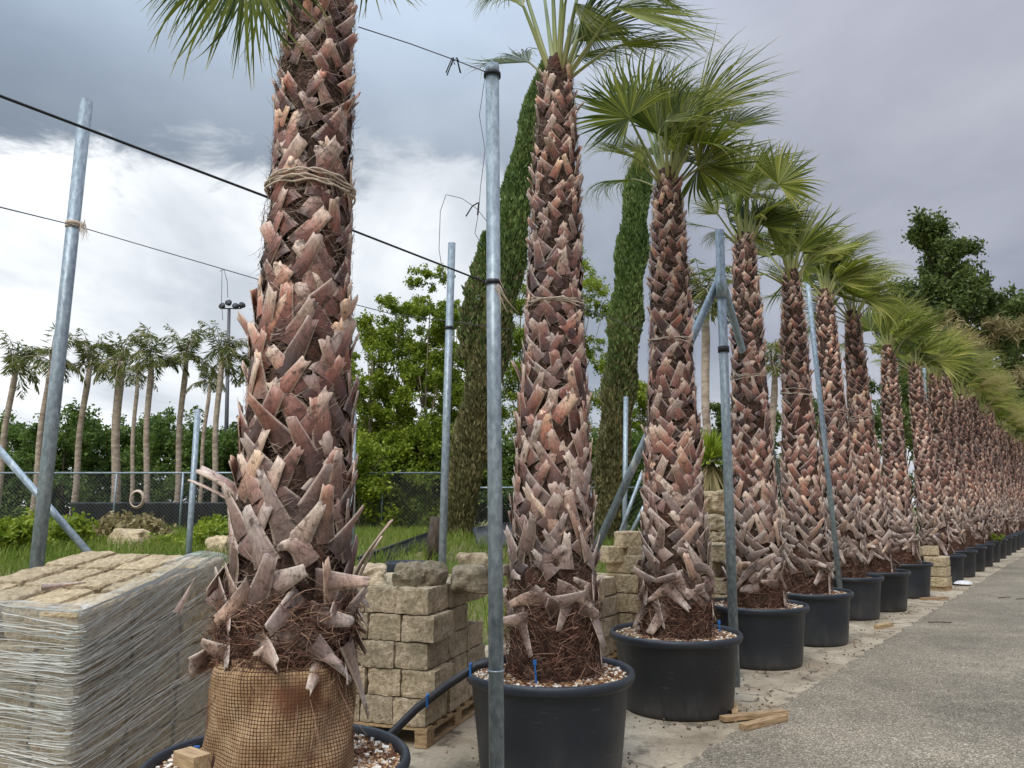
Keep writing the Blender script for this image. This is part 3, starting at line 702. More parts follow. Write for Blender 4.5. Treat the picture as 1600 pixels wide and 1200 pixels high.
# braces of D
for (p0, p1, r) in (((1124, 435), (926, 868), .042), ((1129, 440), (1160, 560), .04)):
    a = at(p0[0], p0[1], 7.62); b = at(p1[0], p1[1], 7.9) if r > .041 else at(1262, 900, 13.5)
    mb = MB(); mb.tube([a-bD, b-bD], r, 14); mb.build('brace', M['galv'], rD, True)
a = at(-14, 688, 6.1); b = at(140, 866, 6.1); b = a+(b-a)*1.4
root = empty('brace_pole', a, 0, 'dark slanting pole crossing behind the leaning pole at far left', 'pole'); mb = MB(); mb.tube([a-a, b-a], .028, 12); mb.build('pole_shaft', M['galv'], root, True)
for (p0, p1, lab) in (((1004, 738), (968, 835), 'slanting strut right of the upright pole beyond the second palm'), ((1012, 780), (985, 835), 'lower slanting strut beyond the second palm')):
    a = at(p0[0], p0[1], 12.3); b = at(p1[0], p1[1], 12.3); b = a+(b-a)*1.3; o = MB(); o.tube([a, b], .03, 10); tag(o.build('strut', M['galv'], None, True), lab, 'strut')
def cable(pts, r, m, lab, name='cable', sagm=0):
    P = [at(*p) for p in pts]; Q = []
    for i in range(len(P)-1):
        for k in range(8):
            t = k/8; q = P[i].lerp(P[i+1], t); q.z -= sagm*4*t*(1-t); Q.append(q)
    Q.append(P[-1]); mb = MB(); mb.tube(Q, r, 6); return tag(mb.build(name, m, None, True), lab, 'cable')
cable([(-60, 127, 3.45), (410, 305, 4.8), (790, 453, 7.2)], .0085, M['black'], 'thick black cable sloping down from upper left behind the nearest trunk')
cable([(-60, 309, 3.6), (116, 352, 5.8), (405, 437, 6.2), (610, 490, 6.9), (800, 515, 8)], .0045, M['wire'], 'thin grey wire tied to the leaning left pole')
cable([(900, 478, 5.6), (1005, 516, 7.0)], .004, M['wire'], 'thin wire between second and third trunks')
cable([(560, 42, 3.7), (640, 68, 3.8), (706, 92, 3.9), (758, 112, 4.02)], .003, M['wire'], 'thin wire from pole top to the nearest crown', 'wire')
mb = MB(); c = at(710, 95, 3.9); rw = random.Random(4)
for i in range(4):
    a = c+Vector((rw.uniform(-.03, .03), 0, rw.uniform(-.03, .0))); mb.tube([a, c+Vector((rw.uniform(-.02, .02), 0, .02)), c+Vector((rw.uniform(-.06, .06), .01, rw.uniform(-.09, .02)))], .0035, 5)
tag(mb.build('wire_knot', M['black'], None, True), 'dark knot of tie ends on the wire left of the foreground pole', 'wire')
cable([(757, 125, 4.1), (749, 180, 4.1), (758, 235, 4.1), (751, 290, 4.1), (748, 330, 4.1), (742, 365, 4.1), (755, 385, 4.1)], .0018, M['wire'], 'loose wire dangling along the left of the foreground pole', 'wire')
cable([(694, 440, 4.1), (686, 390, 4.1), (688, 330, 4.1), (697, 304, 4.1), (722, 310, 4.1), (745, 326, 4.1), (760, 345, 4.1)], .0018, M['wire'], 'thin wire loop hanging between the two middle poles', 'wire')
cable([(728, 338, 4.1), (738, 322, 4.1), (748, 316, 4.1), (746, 336, 4.1)], .004, M['black'], 'short black tie end left of the foreground pole', 'wire')
cable([(347, 420, 5.0), (346, 470, 5.0), (348, 500, 5.0)], .002, M['wire'], 'wire end hanging from the thin cable above the floodlight', 'wire')
cable([(343, 424, 5.0), (350, 421, 5.0), (355, 440, 5.0), (356, 465, 5.0)], .002, M['wire'], 'second curled wire end hanging from the thin cable', 'wire')
def ties(name, px, py, Y, n, L, lab, dx=.3):
    rg = random.Random(px); it = []
    for i in range(n):
        p = at(px, py, Y)+Vector((rg.gauss(0, .012), rg.gauss(0, .01), rg.gauss(0, .012)))
        it.append(strand(None, p, Vector((dx+rg.gauss(0, .2), rg.gauss(0, .15), -1)), L*rg.uniform(.6, 1.2), .007, rg, .2))
    o = link(name, strand_mesh(name, it, M['twine'])); tag(o, lab, 'twine')
ties('twine_tie', 777, 445, 3.97, 12, .17, 'frayed pale twine tied to the foreground pole', .5)
ties('twine_tie', 130, 348, 5.8, 22, .14, 'frayed green twine tied to the leaning left pole', .05)
# thick black hose
P = [at(560, 1178, 4.75), at(610, 1148, 4.8), at(650, 1108, 4.85), at(700, 1070, 4.9), at(745, 1040, 4.9), at(790, 1030, 4.95)]
mb = MB(); mb.tube(P, .026, 12)
root = empty('hose', P[0], 0, 'thick black hose rising from the nearest pot to the pole', 'hose'); o = mb.build('hose_pipe', M['black'], root, True, -P[0])
mb = MB()
for px, py in ((668, 1094), (735, 1046)):
    c = at(px, py, 4.87); mb.box(c-P[0], (.012, .06, .07))
mb.build('cable_tie', M['blue'], root)

# ------------------------------------------------------------------ stone blocks
def block_mesh(seed, sx, sy, sz, rough=.006, rnd=.022, n=8):
    rg = random.Random(seed); nx = [1]*3
    from mathutils import noise as N
    mb = MB(); off = Vector((seed*3.1, seed*1.7, 0)); idx = {}
    def vert(i, j, k):
        if (i, j, k) in idx: return idx[(i, j, k)]
        p = Vector(((i/n-.5)*sx, (j/n-.5)*sy, (k/n-.5)*sz)); h = Vector((sx/2, sy/2, sz/2))
        q = Vector([max(-h[a]+rnd, min(h[a]-rnd, p[a])) for a in range(3)]); d = p-q
        if d.length > 1e-6: p = q+d.normalized()*min(d.length, rnd)
        nrm = Vector([p[a]/h[a] for a in range(3)]); nrm = Vector([x**5 if x > 0 else -(-x)**5 for x in nrm])
        p = p+nrm*(N.noise((p+off)*9)*rough*1.3+N.noise((p+off)*30)*rough*1.2)
        idx[(i, j, k)] = len(mb.v); mb.v.append(tuple(p)); return idx[(i, j, k)]
    for a in range(n):
        for b in range(n):
            for s in (0, n):
                q = [(a, b), (a+1, b), (a+1, b+1), (a, b+1)]
                for f in (lambda u, v: (u, v, s), lambda u, v: (s, u, v), lambda u, v: (u, s, v)):
                    ids = [vert(*f(*c)) for c in q]
                    flip = (s == 0) if f(1, 2) != (1, s, 2) else (s != 0)
                    mb.face(ids[::-1] if flip else ids)
    return mb
BM = [block_mesh(i, .388, .262, .187, .005, .010, 10).mesh('block', M['block'], False) for i in range(5)]
BM2 = [block_mesh(20+i, .395, .288, .20, .008, .018, 10).mesh('block', M['block2'], False) for i in range(5)]
CNT = ['bottom', 'second', 'third', 'fourth', 'fifth', 'sixth']
def pallet(C, rd, ld, L, W, lab):
    """C near corner, rd along the right-hand face, ld along the left-hand face"""
    root = empty('pallet', C, 0, lab, 'pallet', 'wooden pallets under the stone stacks'); up = Vector((0, 0, 1))
    for k in range(7):
        mb = MB(); c = rd*(.05+k*(L-.1)/6)+ld*W/2+up*.128; mb.box(c, (W, .095, .02), ax=(ld, -rd, up)); mb.build('deck_board', M['wood'], root)
    for k in range(3):
        mb = MB(); c = ld*(.05+k*(W-.1)/2)+rd*L/2+up*.108; mb.box(c, (L, .095, .018), ax=(rd, ld, up)); mb.build('stringer_board', M['wood'], root)
        mb = MB(); c = ld*(.05+k*(W-.1)/2)+rd*L/2+up*.014; mb.box(c, (L, .095, .018), ax=(rd, ld, up)); mb.build('bottom_board', M['wood'], root)
        for j in range(3):
            mb = MB(); c = ld*(.05+k*(W-.1)/2)+rd*(.07+j*(L-.14)/2)+up*.061; mb.box(c, (.13, .095, .074), ax=(rd, ld, up)); mb.build('foot_block', M['wood'], root)
def put_block(me, c, rz, lab, group, sc=(1, 1, 1), tilt=(0, 0)):
    o = link('stone_block', me); o.location = c; o.rotation_euler = (tilt[0], tilt[1], rz); o.scale = sc; return tag(o, lab, 'stone block', group)
def stack(C, az, nL, where, BMs=BM, nr=3, nl=4, bl=.40, bw=.27, bh=.192, z0=.14, skip=(), jit=.012, seed=0, full_top=True):
    rg = random.Random(seed); rd = Vector((math.sin(R(az)), math.cos(R(az)), 0)); ld = Vector((-rd.y, rd.x, 0))
    for l in range(nL):
        for i in range(nr):
            for j in range(nl):
                if not (i == 0 or j == 0 or (l == nL-1 and full_top)): continue
                if (l, i, j) in skip: continue
                if BMs is BM2 and l >= nL-2 and rg.random() < (.45 if l == nL-1 else .15): continue
                sh = ((.06 if l % 2 else 0) if i == 0 else 0)+rg.uniform(-jit, jit); sh2 = rg.uniform(-jit, jit)
                c = C+rd*(bl*(i+.5)+sh2)+ld*(bw*(j+.5)-sh*.8)+Vector((0, 0, z0+bh*(l+.5)+.0005*rg.random()))
                pos = 'near corner' if i == 0 and j == 0 else (ORD[j]+' on left face' if i == 0 else (ORD[i]+' on right face' if j == 0 else '%s deep, %s left' % (ORD[i], ORD[j])))
                lay = 'top' if l == nL-1 else CNT[l]
                put_block(BMs[rg.randrange(len(BMs))], c, math.atan2(rd.y, rd.x)+rg.uniform(-.02, .02)+(PI if rg.random() < .5 else 0), 'tan block, %s layer of %s, %s' % (lay, where, pos), 'tan stone blocks in '+where)
    return rd, ld
C2 = Vector((-.60, 5.66, .004)); az2 = 18
rd2 = Vector((math.sin(R(az2)), math.cos(R(az2)), 0)); ld2 = Vector((-rd2.y, rd2.x, 0))
pallet(C2, rd2, ld2, 1.2, 1.1, 'pallet under the open stone stack left of the foreground pole')
stack(C2, az2, 5, 'the open stack by the pole', seed=4, skip=((3, 2, 0),))
def rock(loc, size, seed, lab, name='rock', m='rock'):
    from mathutils import noise as N
    mb = block_mesh(seed, *size, rough=.0, rnd=min(size)*.26, n=9)
    v2 = []
    for p in mb.v:
        p = Vector(p); q = p+Vector((seed*5, 0, seed)); f_ = .28/max(size); k = 1+.5*N.noise(q*7*f_)+.24*N.noise(q*17*f_)
        v2.append(tuple(p*k))
    mb.v = v2; o = mb.build(name, M[m], None, False, loc, seed); return tag(o, lab, name.replace('_', ' '))
H2 = .144+5*.192
def onstack(px, py, z): return onz(px, py, z)
rock(at(652, 906, 5.95)+Vector((0, 0, .0)), (.32, .26, .27), 3, 'dark angular rock sitting on top of the open stack')
rock(at(577, 908, 6.05), (.28, .24, .23), 5, 'pale jagged rock on the open stack beside the nearest trunk', m='block')
rock(at(732, 904, 6.2), (.46, .26, .2), 8, 'long rough stone slab on the stack left of the pole')
rock(at(748, 880, 6.55), (.36, .24, .16), 12, 'rounded orange stone lying above the long rough slab', m='block2')
# stacks behind the row, between second/third and third/fourth palms
C3 = Vector((.72, 7.75, .004)); r3, l3 = stack(C3+r3*0 if False else C3, 30, 4, 'the stack between second and third palm', seed=8, nl=3, nr=3, jit=.03, bh=.2)
pallet(C3, r3, l3, 1.2, .82, 'pallet under the stack between second and third palm')
def back_stack(C, az, n, where, seed, lab, extra=()):
    a, b = stack(C, az, n, where, seed=seed, nl=3, nr=3, jit=.03, BMs=BM2, bh=.205); pallet(C, a, b, 1.2, .82, lab)
back_stack(Vector((1.72, 8.2, .004)), 30, 5, 'the stack behind the third palm', 12, 'pallet under the stack half hidden by the third palm')
back_stack(Vector((2.80, 10.1, .004)), 34, 5, 'the tall stack by the braced pole', 15, 'pallet under the tall stack between third and fourth palm')
for (px, py, Y, lab) in ((962, 866, 8.6, 'loose block standing on the back stack, left of the pair'), (993, 866, 8.6, 'loose block on the back stack beside third trunk'), (984, 843, 8.6, 'single block topmost of the pile left of the third trunk')):
    put_block(BM2[px % 5], at(px, py, Y), R(20), lab, 'loose blocks on the back stacks', (.72, .8, .9))
for (px, py, Y, s, lab) in ((1122, 785, 10.6, .34, 'large tan boulder crowning the stack left of the braced pole'), (1122, 838, 10.2, .16, 'round pale stone in the pile left of the braced pole'), (1118, 818, 10.3, .26, 'grey flat stone under the crowning boulder')):
    rock(at(px, py, Y), (s*1.2, s, s*.8), px, lab, m='block2')
# little stack beside the eighth pot
C5 = onz(1462, 925, 0)+Vector((.05, .0, .004)); a5 = 38
rd5 = Vector((math.sin(R(a5)), math.cos(R(a5)), 0)); ld5 = Vector((-rd5.y, rd5.x, 0))
C5 = onz(1482, 924, 0)
for l in range(3):
    for j in range(2):
        put_block(BM2[(l+j) % 5], C5+ld5*(.2+.0*j)+rd5*(.14+.28*j)+Vector((0, 0, .17+.2*l)), math.atan2(ld5.y, ld5.x), 'block, %s layer of little stack by eighth pot, %s' % (CNT[l] if l < 2 else 'top', ('front', 'rear')[j]), 'blocks in the little stack by the eighth pot', (1.0, .93, .96))
put_block(BM2[1], C5+ld5*.32+rd5*.2+Vector((0, 0, .77)), math.atan2(ld5.y, ld5.x)+.5, 'single tilted block topmost of the little stack by the eighth pot', 'blocks in the little stack by the eighth pot', (.8, .8, 1), (.15, 0))
mb = MB()
for k in range(2): mb.box(C5+ld5*.2+rd5*(.08+.3*k)+Vector((0, 0, .04)), (.42, .09, .07), ax=(ld5, -rd5, Vector((0, 0, 1))))
tag(mb.build('timber_bearer', M['wood']), 'dark timber bearers under the little stack by the eighth pot', 'timber')

# wrapped pile at far left
C1 = at(108, 1180, 4.25); C1.z = .004; azp = 17.0
rp = Vector((math.sin(R(azp)), math.cos(R(azp)), 0)); lp = Vector((-rp.y, rp.x, 0))
pallet(C1, rp, lp, 1.2, 1.2, 'pallet under the wrapped stone pile at far left')
def tilt_z(z, u, v):   # the pile bulges up towards its back
    return z*(1+.21*min(1, u/1.2)*(z/1.1)+.03*min(1, v/1.2))
rg = random.Random(21); k = 0
for l in range(5):
    for i in range(3):
        for j in range(4):
            if not (i == 0 or j == 0 or l == 4): continue
            u = .4*(i+.5)+rg.uniform(-.02, .02)*(l == 4); v = .3*(j+.5)+rg.uniform(-.015, .015)*(l == 4); zc = tilt_z(.14+.195*(l+.5), u, v)
            h = tilt_z(.14+.195*(l+1), u, v)-tilt_z(.14+.195*l, u, v)
            pos = 'near corner' if i == 0 and j == 0 else (ORD[j]+' on left face' if i == 0 else (ORD[i]+' on right face' if j == 0 else '%s deep, %s left' % (ORD[i], ORD[j])))
            sl = math.atan(.21*1.1/1.2*(.14+.195*(l+.5))/1.1)
            q = (Matrix.Rotation(math.atan2(rp.y, rp.x), 3, 'Z') @ Matrix.Rotation(-sl, 3, 'Y')).to_euler()
            o = put_block(BM2[k % 5], C1+rp*u+lp*v+Vector((0, 0, zc)), 0, 'pale block, %s layer of the wrapped pile, %s' % ('top' if l == 4 else CNT[l], pos), 'pale stone blocks in the wrapped pile', (.965, .975, h/.203))
            o.rotation_euler = q; k += 1
def m_film():
    m, g = mat('stretch_netting'); u, v, _ = g.sep(uv_c(g))
    dg = g.math('SUBTRACT', v, g.math('MULTIPLY', g.math('MAXIMUM', u, 0.0), .22))
    cc = g.comb(g.math('MULTIPLY', u, 1.1), g.math('MULTIPLY', dg, 42.0), 0.0)
    n = g.noise(cc, 3.2, 5, .75, .35); big = g.noise(g.comb(g.math('MULTIPLY', u, 2.0), g.math('MULTIPLY', dg, 5.0), 1.0), 2.0, 3, .6)
    op = g.ramp(g.math('ADD', g.math('MULTIPLY', n, .55), g.math('MULTIPLY', big, .45)), [(.40, .05), (.52, .24), (.64, .62)])
    c = g.ramp(n, [(.4, (.34, .35, .31)), (.62, (.66, .67, .63))])
    b = g.n('ShaderNodeBsdfPrincipled', i={'Base Color': c, 'Roughness': .4, 'Specular IOR Level': .5})
    t = g.n('ShaderNodeBsdfTransparent'); x = g.n('ShaderNodeMixShader', i={0: op, 1: t.outputs[0], 2: b.outputs[0]})
    g.n('ShaderNodeOutputMaterial', i={0: x.outputs[0]}); return m
M['film'] = m_film(); M['strand'] = m_rand('netting_strand', [(0, (.22, .23, .20)), (1, (.70, .71, .67))], .5)
from mathutils import noise as N
def film_pt(s, v):
    """s<0: left face, s>0: right face (metres from the near corner); v 0..1 height, >1 folds onto the top"""
    off = .022; ac = .05
    u_, v_ = (max(s, 0), max(-s, 0))
    P = C1+rp*u_+lp*v_
    nr = -lp if s > ac else (-rp if s < -ac else (-(lp*(.5+s/(2*ac)))-(rp*(.5-s/(2*ac)))).normalized())
    ztop = tilt_z(1.115, u_, v_)+.012*N.noise(Vector((s*5, 0, 3)))
    if v <= 1:
        z = .05+(ztop-.05)*v
        lay = abs(math.sin(PI*(z-.14)/(.195*(1+.12*u_))))
        bul = .012*lay**.4+.012*N.noise(Vector((s*3, z*6, 0)))+.004*N.noise(Vector((s*4, (z-.22*u_)*60, 2)))
        P = P+nr*(off+bul)-nr*.03*max(0, v-.9)*10*.6; P.z = z; return P
    q = (v-1)
    P = P+nr*(off*.4)-nr*((.24+.4*max(0, min(1, (s-.6)*2.5)))*q*(1+.8*N.noise(Vector((s*3, 1, 5))))); P.z = ztop+.008+.02*math.sin(min(1, q*3)*PI/2)+.008*N.noise(Vector((s*6, q*5, 7))); return P
root = empty('stretch_netting', C1, 0, 'pale stretch netting wound round the stone pile at far left', 'wrapping')
mb = MB(); ss = [-1.24+i*.03 for i in range(83)]; vs = [i/40 for i in range(41)]+[1+i*.12 for i in range(1, 5)]
def foldlim(s): return 1
mb.grid([[film_pt(s, v)-C1 for s in ss] for v in vs], [[(s, film_pt(s, v).z) for s in ss] for v in vs]); mb.build('netting_sheet', M['film'], root, True)
mb = MB(); rg = random.Random(77)
for i in range(230):
    v0 = rg.uniform(-.25, 1.05); sl = rg.uniform(.10, .30); sl2 = rg.uniform(-.12, .06); s0 = rg.uniform(-1.24, .3); s1 = rg.uniform(max(s0+.4, .0), 1.24); pts = []
    wd = rg.uniform(.0012, .003)
    m_ = 26
    for k in range(m_+1):
        s = s0+(s1-s0)*k/m_; v = v0+(sl*s if s > 0 else sl2*s)
        if v < 0 or v > 1.32: 
            if len(pts) > 2: break
            pts = []; continue
        p = film_pt(s, v)-C1; nrm = (-lp if s > 0 else -rp) if v < 1 else Vector((0, 0, 1)); pts.append(p+nrm*.004)
    if len(pts) > 2:
        up = Vector((0, 0, 1)); rows = [[p-up*wd, p+up*wd] for p in pts]; mb.grid(rows)
mb.build('netting_strand', M['strand'], root)
# curled husks lying on the pile
rb = random.Random(6)
def husk(px, py, Y, L, ang, lab, m='boot'):
    mb = MB(); c = at(px, py, Y); d = Vector((math.cos(ang), .25, math.sin(ang)*.9)).normalized(); s = d.cross(Vector((0, -1, .3))).normalized(); nm = s.cross(d)
    rows = [[c+d*L*(t-.5)+s*q*.02*(1.2-t)+nm*(.012*(1-q*q)) for q in (-1, -.5, 0, .5, 1)] for t in [i/6 for i in range(7)]]
    mb.grid(rows, [[(j/4, i/6) for j in range(5)] for i in range(7)]); o = mb.build('husk', M[m], None, True); tag(o, lab, 'husk', 'palm husks fallen on the stone')
husk(100, 914, 4.72, .24, .12, 'reddish palm husk lying on top of the wrapped pile')
husk(291, 930, 4.6, .22, 1.25, 'orange husk caught in the netting beside the nearest trunk')

# ------------------------------------------------------------------ timber offcuts, plastic on the pavement
def plank(p0, p1, w_, t_, lab, z=0.02):
    a = onz(*p0, z); b = onz(*p1, z); root = MB(); c = (a+b)/2; d = (b-a).normalized()
    mb = MB(); mb.box((0, 0, 0), ((b-a).length, w_, t_)); o = mb.build('timber_offcut', M['wood'], None, False, c, math.atan2(d.y, d.x)); o.location.z = z
    tag(o, lab, 'timber', 'timber offcuts lying by the pots')
plank((1128, 1123), (1228, 1112), .07, .035, 'rear of two timber offcuts at the foot of the wide pot', .034)
plank((1160, 1136), (1226, 1120), .07, .04, 'front of two timber offcuts lying over the road edge', .042)
plank((1147, 1100), (1149, 1118), .05, .04, 'short timber wedge against the wide pot', .026)
plank((1370, 980), (1392, 975), .08, .05, 'timber wedge under the sixth pot', .03)
plank((1440, 936), (1478, 934), .1, .04, 'flat timber piece before the little stone stack', .025)
c = at(300, 1186, 3.05); mb = MB(); mb.box((0, 0, 0), (.14, .07, .05)); o = mb.build('timber_offcut', M['wood'], None, False, c, 2.5); tag(o, 'chunk of split wood lying in the nearest pot', 'timber')
c = onz(1505, 912, .04); mb = MB(); rw = random.Random(2)
rows = [[(.16*math.cos(a)*math.sin(e)*(1+.3*rw.random()), .12*math.sin(a)*math.sin(e)*(1+.3*rw.random()), .07*math.cos(e)) for a in [i*PI/6 for i in range(12)]] for e in (.1, .6, 1.1, 1.57)]
mb.grid(rows, closed=True); tag(mb.build('plastic_bag', M['white'], None, False, c), 'crumpled clear plastic on the pavement before the ninth pot', 'bag')

# ------------------------------------------------------------------ vegetation helpers
def leaf_quads(rng, C, size, aspect=.5, up=0.0, jitter=.3):
    """diamond leaves at centres C (N,3)"""
    n = len(C); d = rng.normal(size=(n, 3)); d[:, 2] += up; d /= np.linalg.norm(d, axis=1)[:, None]
    e = np.cross(d, rng.normal(size=(n, 3))); e /= np.linalg.norm(e, axis=1)[:, None]
    L = (size*(1+jitter*rng.normal(size=n)))[:, None]
    return np.stack([C-d*L*.5, C+e*L*aspect*.5, C+d*L*.5, C-e*L*aspect*.5], axis=1)
def clumps(rng, centres, radii, per, squash=.8):
    out = []
    for c, r, n in zip(centres, radii, per):
        v = rng.normal(size=(n, 3)); v /= np.linalg.norm(v, axis=1)[:, None]
        v *= (r*(rng.random(n)**.45))[:, None]; v[:, 2] *= squash; out.append(np.array(c)+v)
    return np.concatenate(out)
LEAF = dict(bright=m_leaf('leaves_bright', [(.05, .085, .010), (.14, .20, .018), (.28, .35, .032), (.46, .48, .07)], .4),
    dark=m_leaf('leaves_dark', [(.028, .058, .012), (.07, .125, .022), (.14, .21, .04), (.23, .30, .07)], .4),
    cyp=m_leaf('cypress_foliage', [(.035, .07, .02), (.085, .145, .036), (.16, .22, .06), (.26, .29, .10)], .2),
    cypb=m_leaf('cypress_foliage_brown', [(.05, .06, .024), (.115, .115, .045), (.20, .175, .075), (.30, .25, .12)], .15),
    queen=m_leaf('feather_palm_leaves', [(.04, .06, .016), (.085, .115, .026), (.19, .20, .05), (.38, .33, .13)], .35),
    oak=m_leaf('oak_leaves', [(.028, .05, .012), (.075, .11, .026), (.14, .18, .045), (.24, .26, .08)], .4),
    dry=m_leaf('dry_fronds', [(.12, .11, .04), (.24, .20, .085), (.36, .29, .14), (.48, .38, .2)], .3),
    grass=m_leaf('grass_blades', [(.06, .10, .015), (.12, .19, .022), (.22, .27, .045), (.38, .33, .14)], .35))
BARK = dict(grey=m_bark('grey_bark', (.12, .09, .065), (.36, .29, .21)), queen=m_bark('ringed_palm_bark', (.20, .15, .11), (.52, .43, .34), 4, True), dark=m_bark('dark_bark', (.03, .022, .016), (.10, .075, .055)))
def tree(name, base, H, W, n, lm, bark, lab, cat, group=None, seed=0, leaf=.2, nb=26, z0=.25, aspect=.55, shape=None, trunk_r=.12, lean=0, limbs=True, spread=1.0, cl=.9):
    rng = np.random.default_rng(seed); root = empty(name, base, 0, lab, cat, group)
    cs, rs = [], []
    for i in range(nb):
        t = rng.random()**.85; z = H*(z0+(1-z0)*t*.96); env = (shape(t) if shape else math.sin(PI*min(1, .12+t*.86))**.7)
        a = rng.random()*2*PI; r = W*env*math.sqrt(rng.random())*spread
        cs.append((r*math.cos(a)+lean*z, r*math.sin(a), z)); rs.append(cl*W*(.18+.22*rng.random())*(.55+.6*env))
    tot = sum(r**2 for r in rs); per = [max(20, int(n*r**2/tot)) for r in rs]
    P = []
    for c, r, m_ in zip(cs, rs, per):
        ns_ = 9; sub = np.array(c)+rng.normal(size=(ns_, 3))*r*.55*np.array([1, 1, .75]); wts = rng.random(ns_)+.25; idx = rng.choice(ns_, size=m_, p=wts/wts.sum())
        P.append(sub[idx]+rng.normal(size=(m_, 3))*r*.27)
    P = np.concatenate(P); P = P[P[:, 2] > .02]
    V = leaf_quads(rng, P, leaf, aspect); link('crown', quads_mesh('crown', V, LEAF[lm]), root)
    mb = MB(); hh = H*.86; mb.tube([(lean*z+.05*math.sin(z), .05*math.cos(z*1.3), z) for z in [hh*i/8 for i in range(9)]], [trunk_r*(1-.85*i/8) for i in range(9)], 8)
    if limbs:
        for c, r in list(zip(cs, rs))[:14]:
            zs = max(.1*H, c[2]*.62); a = Vector((lean*zs, 0, zs)); c = Vector(c); mb.tube([a, (a+c)/2+Vector((0, 0, -.05*H*.3)), c], [trunk_r*.35, trunk_r*.25, trunk_r*.1], 5)
    mb.build('trunk', BARK[bark], root, True); return root

# cypresses: leaning columns of fine upright sprays round a dark trunk
def cypress(base, top, prof, n, lab, seed, extra=()):
    """prof: list of (t, radius)"""
    rng = np.random.default_rng(seed); base = Vector(base); top = Vector(top); ax = top-base; root = empty('cypress', base, 0, lab, 'cypress tree', 'narrow leaning cypresses behind the palms')
    def col(ax, off, prof, n, m):
        t = rng.random(n); pt = np.interp(t, [p[0] for p in prof], [p[1] for p in prof])
        keep = rng.random(n) < (pt/max(p[1] for p in prof))**.9; t = t[keep]; pt = pt[keep]; n = len(t)
        a = rng.random(n)*2*PI
        bump = 1+.13*np.sin(a*5+t*60)*np.sin(t*95+a*3)+.10*np.sin(t*37+a*2)+.05*rng.normal(size=n)
        r = pt*bump*(.72+.28*rng.random(n)**.5)
        C = np.stack([off[0]+ax.x*t+r*np.cos(a), off[1]+ax.y*t+r*np.sin(a), off[2]+ax.z*t], axis=1)
        d = np.stack([.35*np.cos(a), .35*np.sin(a), np.ones(n)], axis=1)+rng.normal(size=(n, 3))*.28; d /= np.linalg.norm(d, axis=1)[:, None]
        e = np.cross(d, rng.normal(size=(n, 3))); e /= np.linalg.norm(e, axis=1)[:, None]
        L = (.15*(1+.3*rng.normal(size=n)))[:, None]
        return np.stack([C-d*L*.5, C+e*L*.17, C+d*L*.5, C-e*L*.17], axis=1)
    V = col(ax, (0, 0, 0), prof, n, None)
    for (p0, p1, pr, nn_) in extra: V = np.concatenate([V, col(Vector(p1)-Vector(p0), Vector(p0)-base, pr, nn_, None)])
    low = V[:, :, 2].mean(axis=1) < ax.z*rng.uniform(.30, .60, size=len(V))
    link('crown', quads_mesh('crown', V[~low], LEAF['cyp']), root); link('brown_skirt', quads_mesh('brown_skirt', V[low], LEAF['cypb']), root)
    mb = MB(); mb.tube([ax*(i/6) for i in range(7)], [np.interp(i/6, [p[0] for p in prof], [p[1] for p in prof])*.6+.02 for i in range(7)], 10); mb.build('trunk', BARK['dark'], root, True)
YC = 20.0
b = at(708, 880, YC); b.z = bank(b.x, b.y)
cypress(b, at(850, 95, YC), [(0, .36), (.1, .44), (.35, .50), (.6, .46), (.8, .40), (.93, .26), (1, .05)], 72000, 'tall brownish cypress leaning behind the foreground pole', 1,
        [(at(735, 560, YC), at(757, 362, YC), [(0, .35), (.5, .36), (1, .04)], 9000)])
b = at(945, 862, 21.0); b.z = bank(b.x, b.y)
cypress(b, at(1002, 232, 21), [(0, .36), (.15, .42), (.5, .43), (.75, .40), (.92, .32), (1, .12)], 60000, 'green cypress showing between second and third palm', 2)
# second short brown stump beside it
mb = MB(); a = at(676, 905, 15); a.z = bank(a.x, a.y)-.02; root = empty('tree_stump', a, 0, 'short brown trunk beside the thin pole in the grass', 'tree trunk'); mb.tube([(0, 0, 0), (.02, 0, .4), (.06, 0, .9)], [.17, .15, .12], 10); mb.build('trunk', BARK['dark'], root, True)

# bright young trees right of the nearest trunk and beyond
def gpos(px, Y): p = at(px, 790, Y); return (p.x, Y, bank(p.x, Y))
GB = 'light green trees beyond the chain fence'
bt = [(575, 26, 7.6, 1.6, 'light green tree right against the nearest trunk'), (618, 27, 8.8, 1.6, 'open light green tree left of the tallest one'), (664, 26, 9.6, 1.5, 'tallest light green tree, left of the thin middle pole'),
      (705, 29, 9.0, 1.6, 'light green tree behind the thin middle pole'), (745, 31, 7.4, 1.5, 'light green tree behind the brown cypress'), (812, 29, 11.0, 1.8, 'light green tree between the foreground pole and second trunk'), (905, 30, 11.6, 1.8, 'light green tree showing right of the second trunk'),
      (1010, 31, 6.2, 1.5, 'green tree low behind the third trunk')]
for i, (px, Y, H, W, lab) in enumerate(bt):
    tree('young_tree', gpos(px, Y), H, W, 34000, 'bright', 'grey', lab, 'tree', GB, 50+i, .10, 80, .06, trunk_r=.07, shape=lambda t: (1.05-.58*t), cl=.6)
low = [(560, 22.8, 3.2), (600, 24.6, 3.6), (640, 24.4, 3.4), (690, 25.0, 3.0), (745, 26, 3.4), (800, 26, 3.2), (940, 26, 3.4), (1010, 26, 3.6)]
BUSHL = ['bright bush behind the fence right beside the nearest trunk', 'bright yellow green bush behind the fence, left one of the pair', 'bright yellow green bush behind the fence, right one of the pair', 'low bush behind the thin middle pole', 'low bush behind the leaning brown cypress', 'low bush behind the foreground pole', 'low bush behind the green cypress', 'low bush behind the slanting brace']
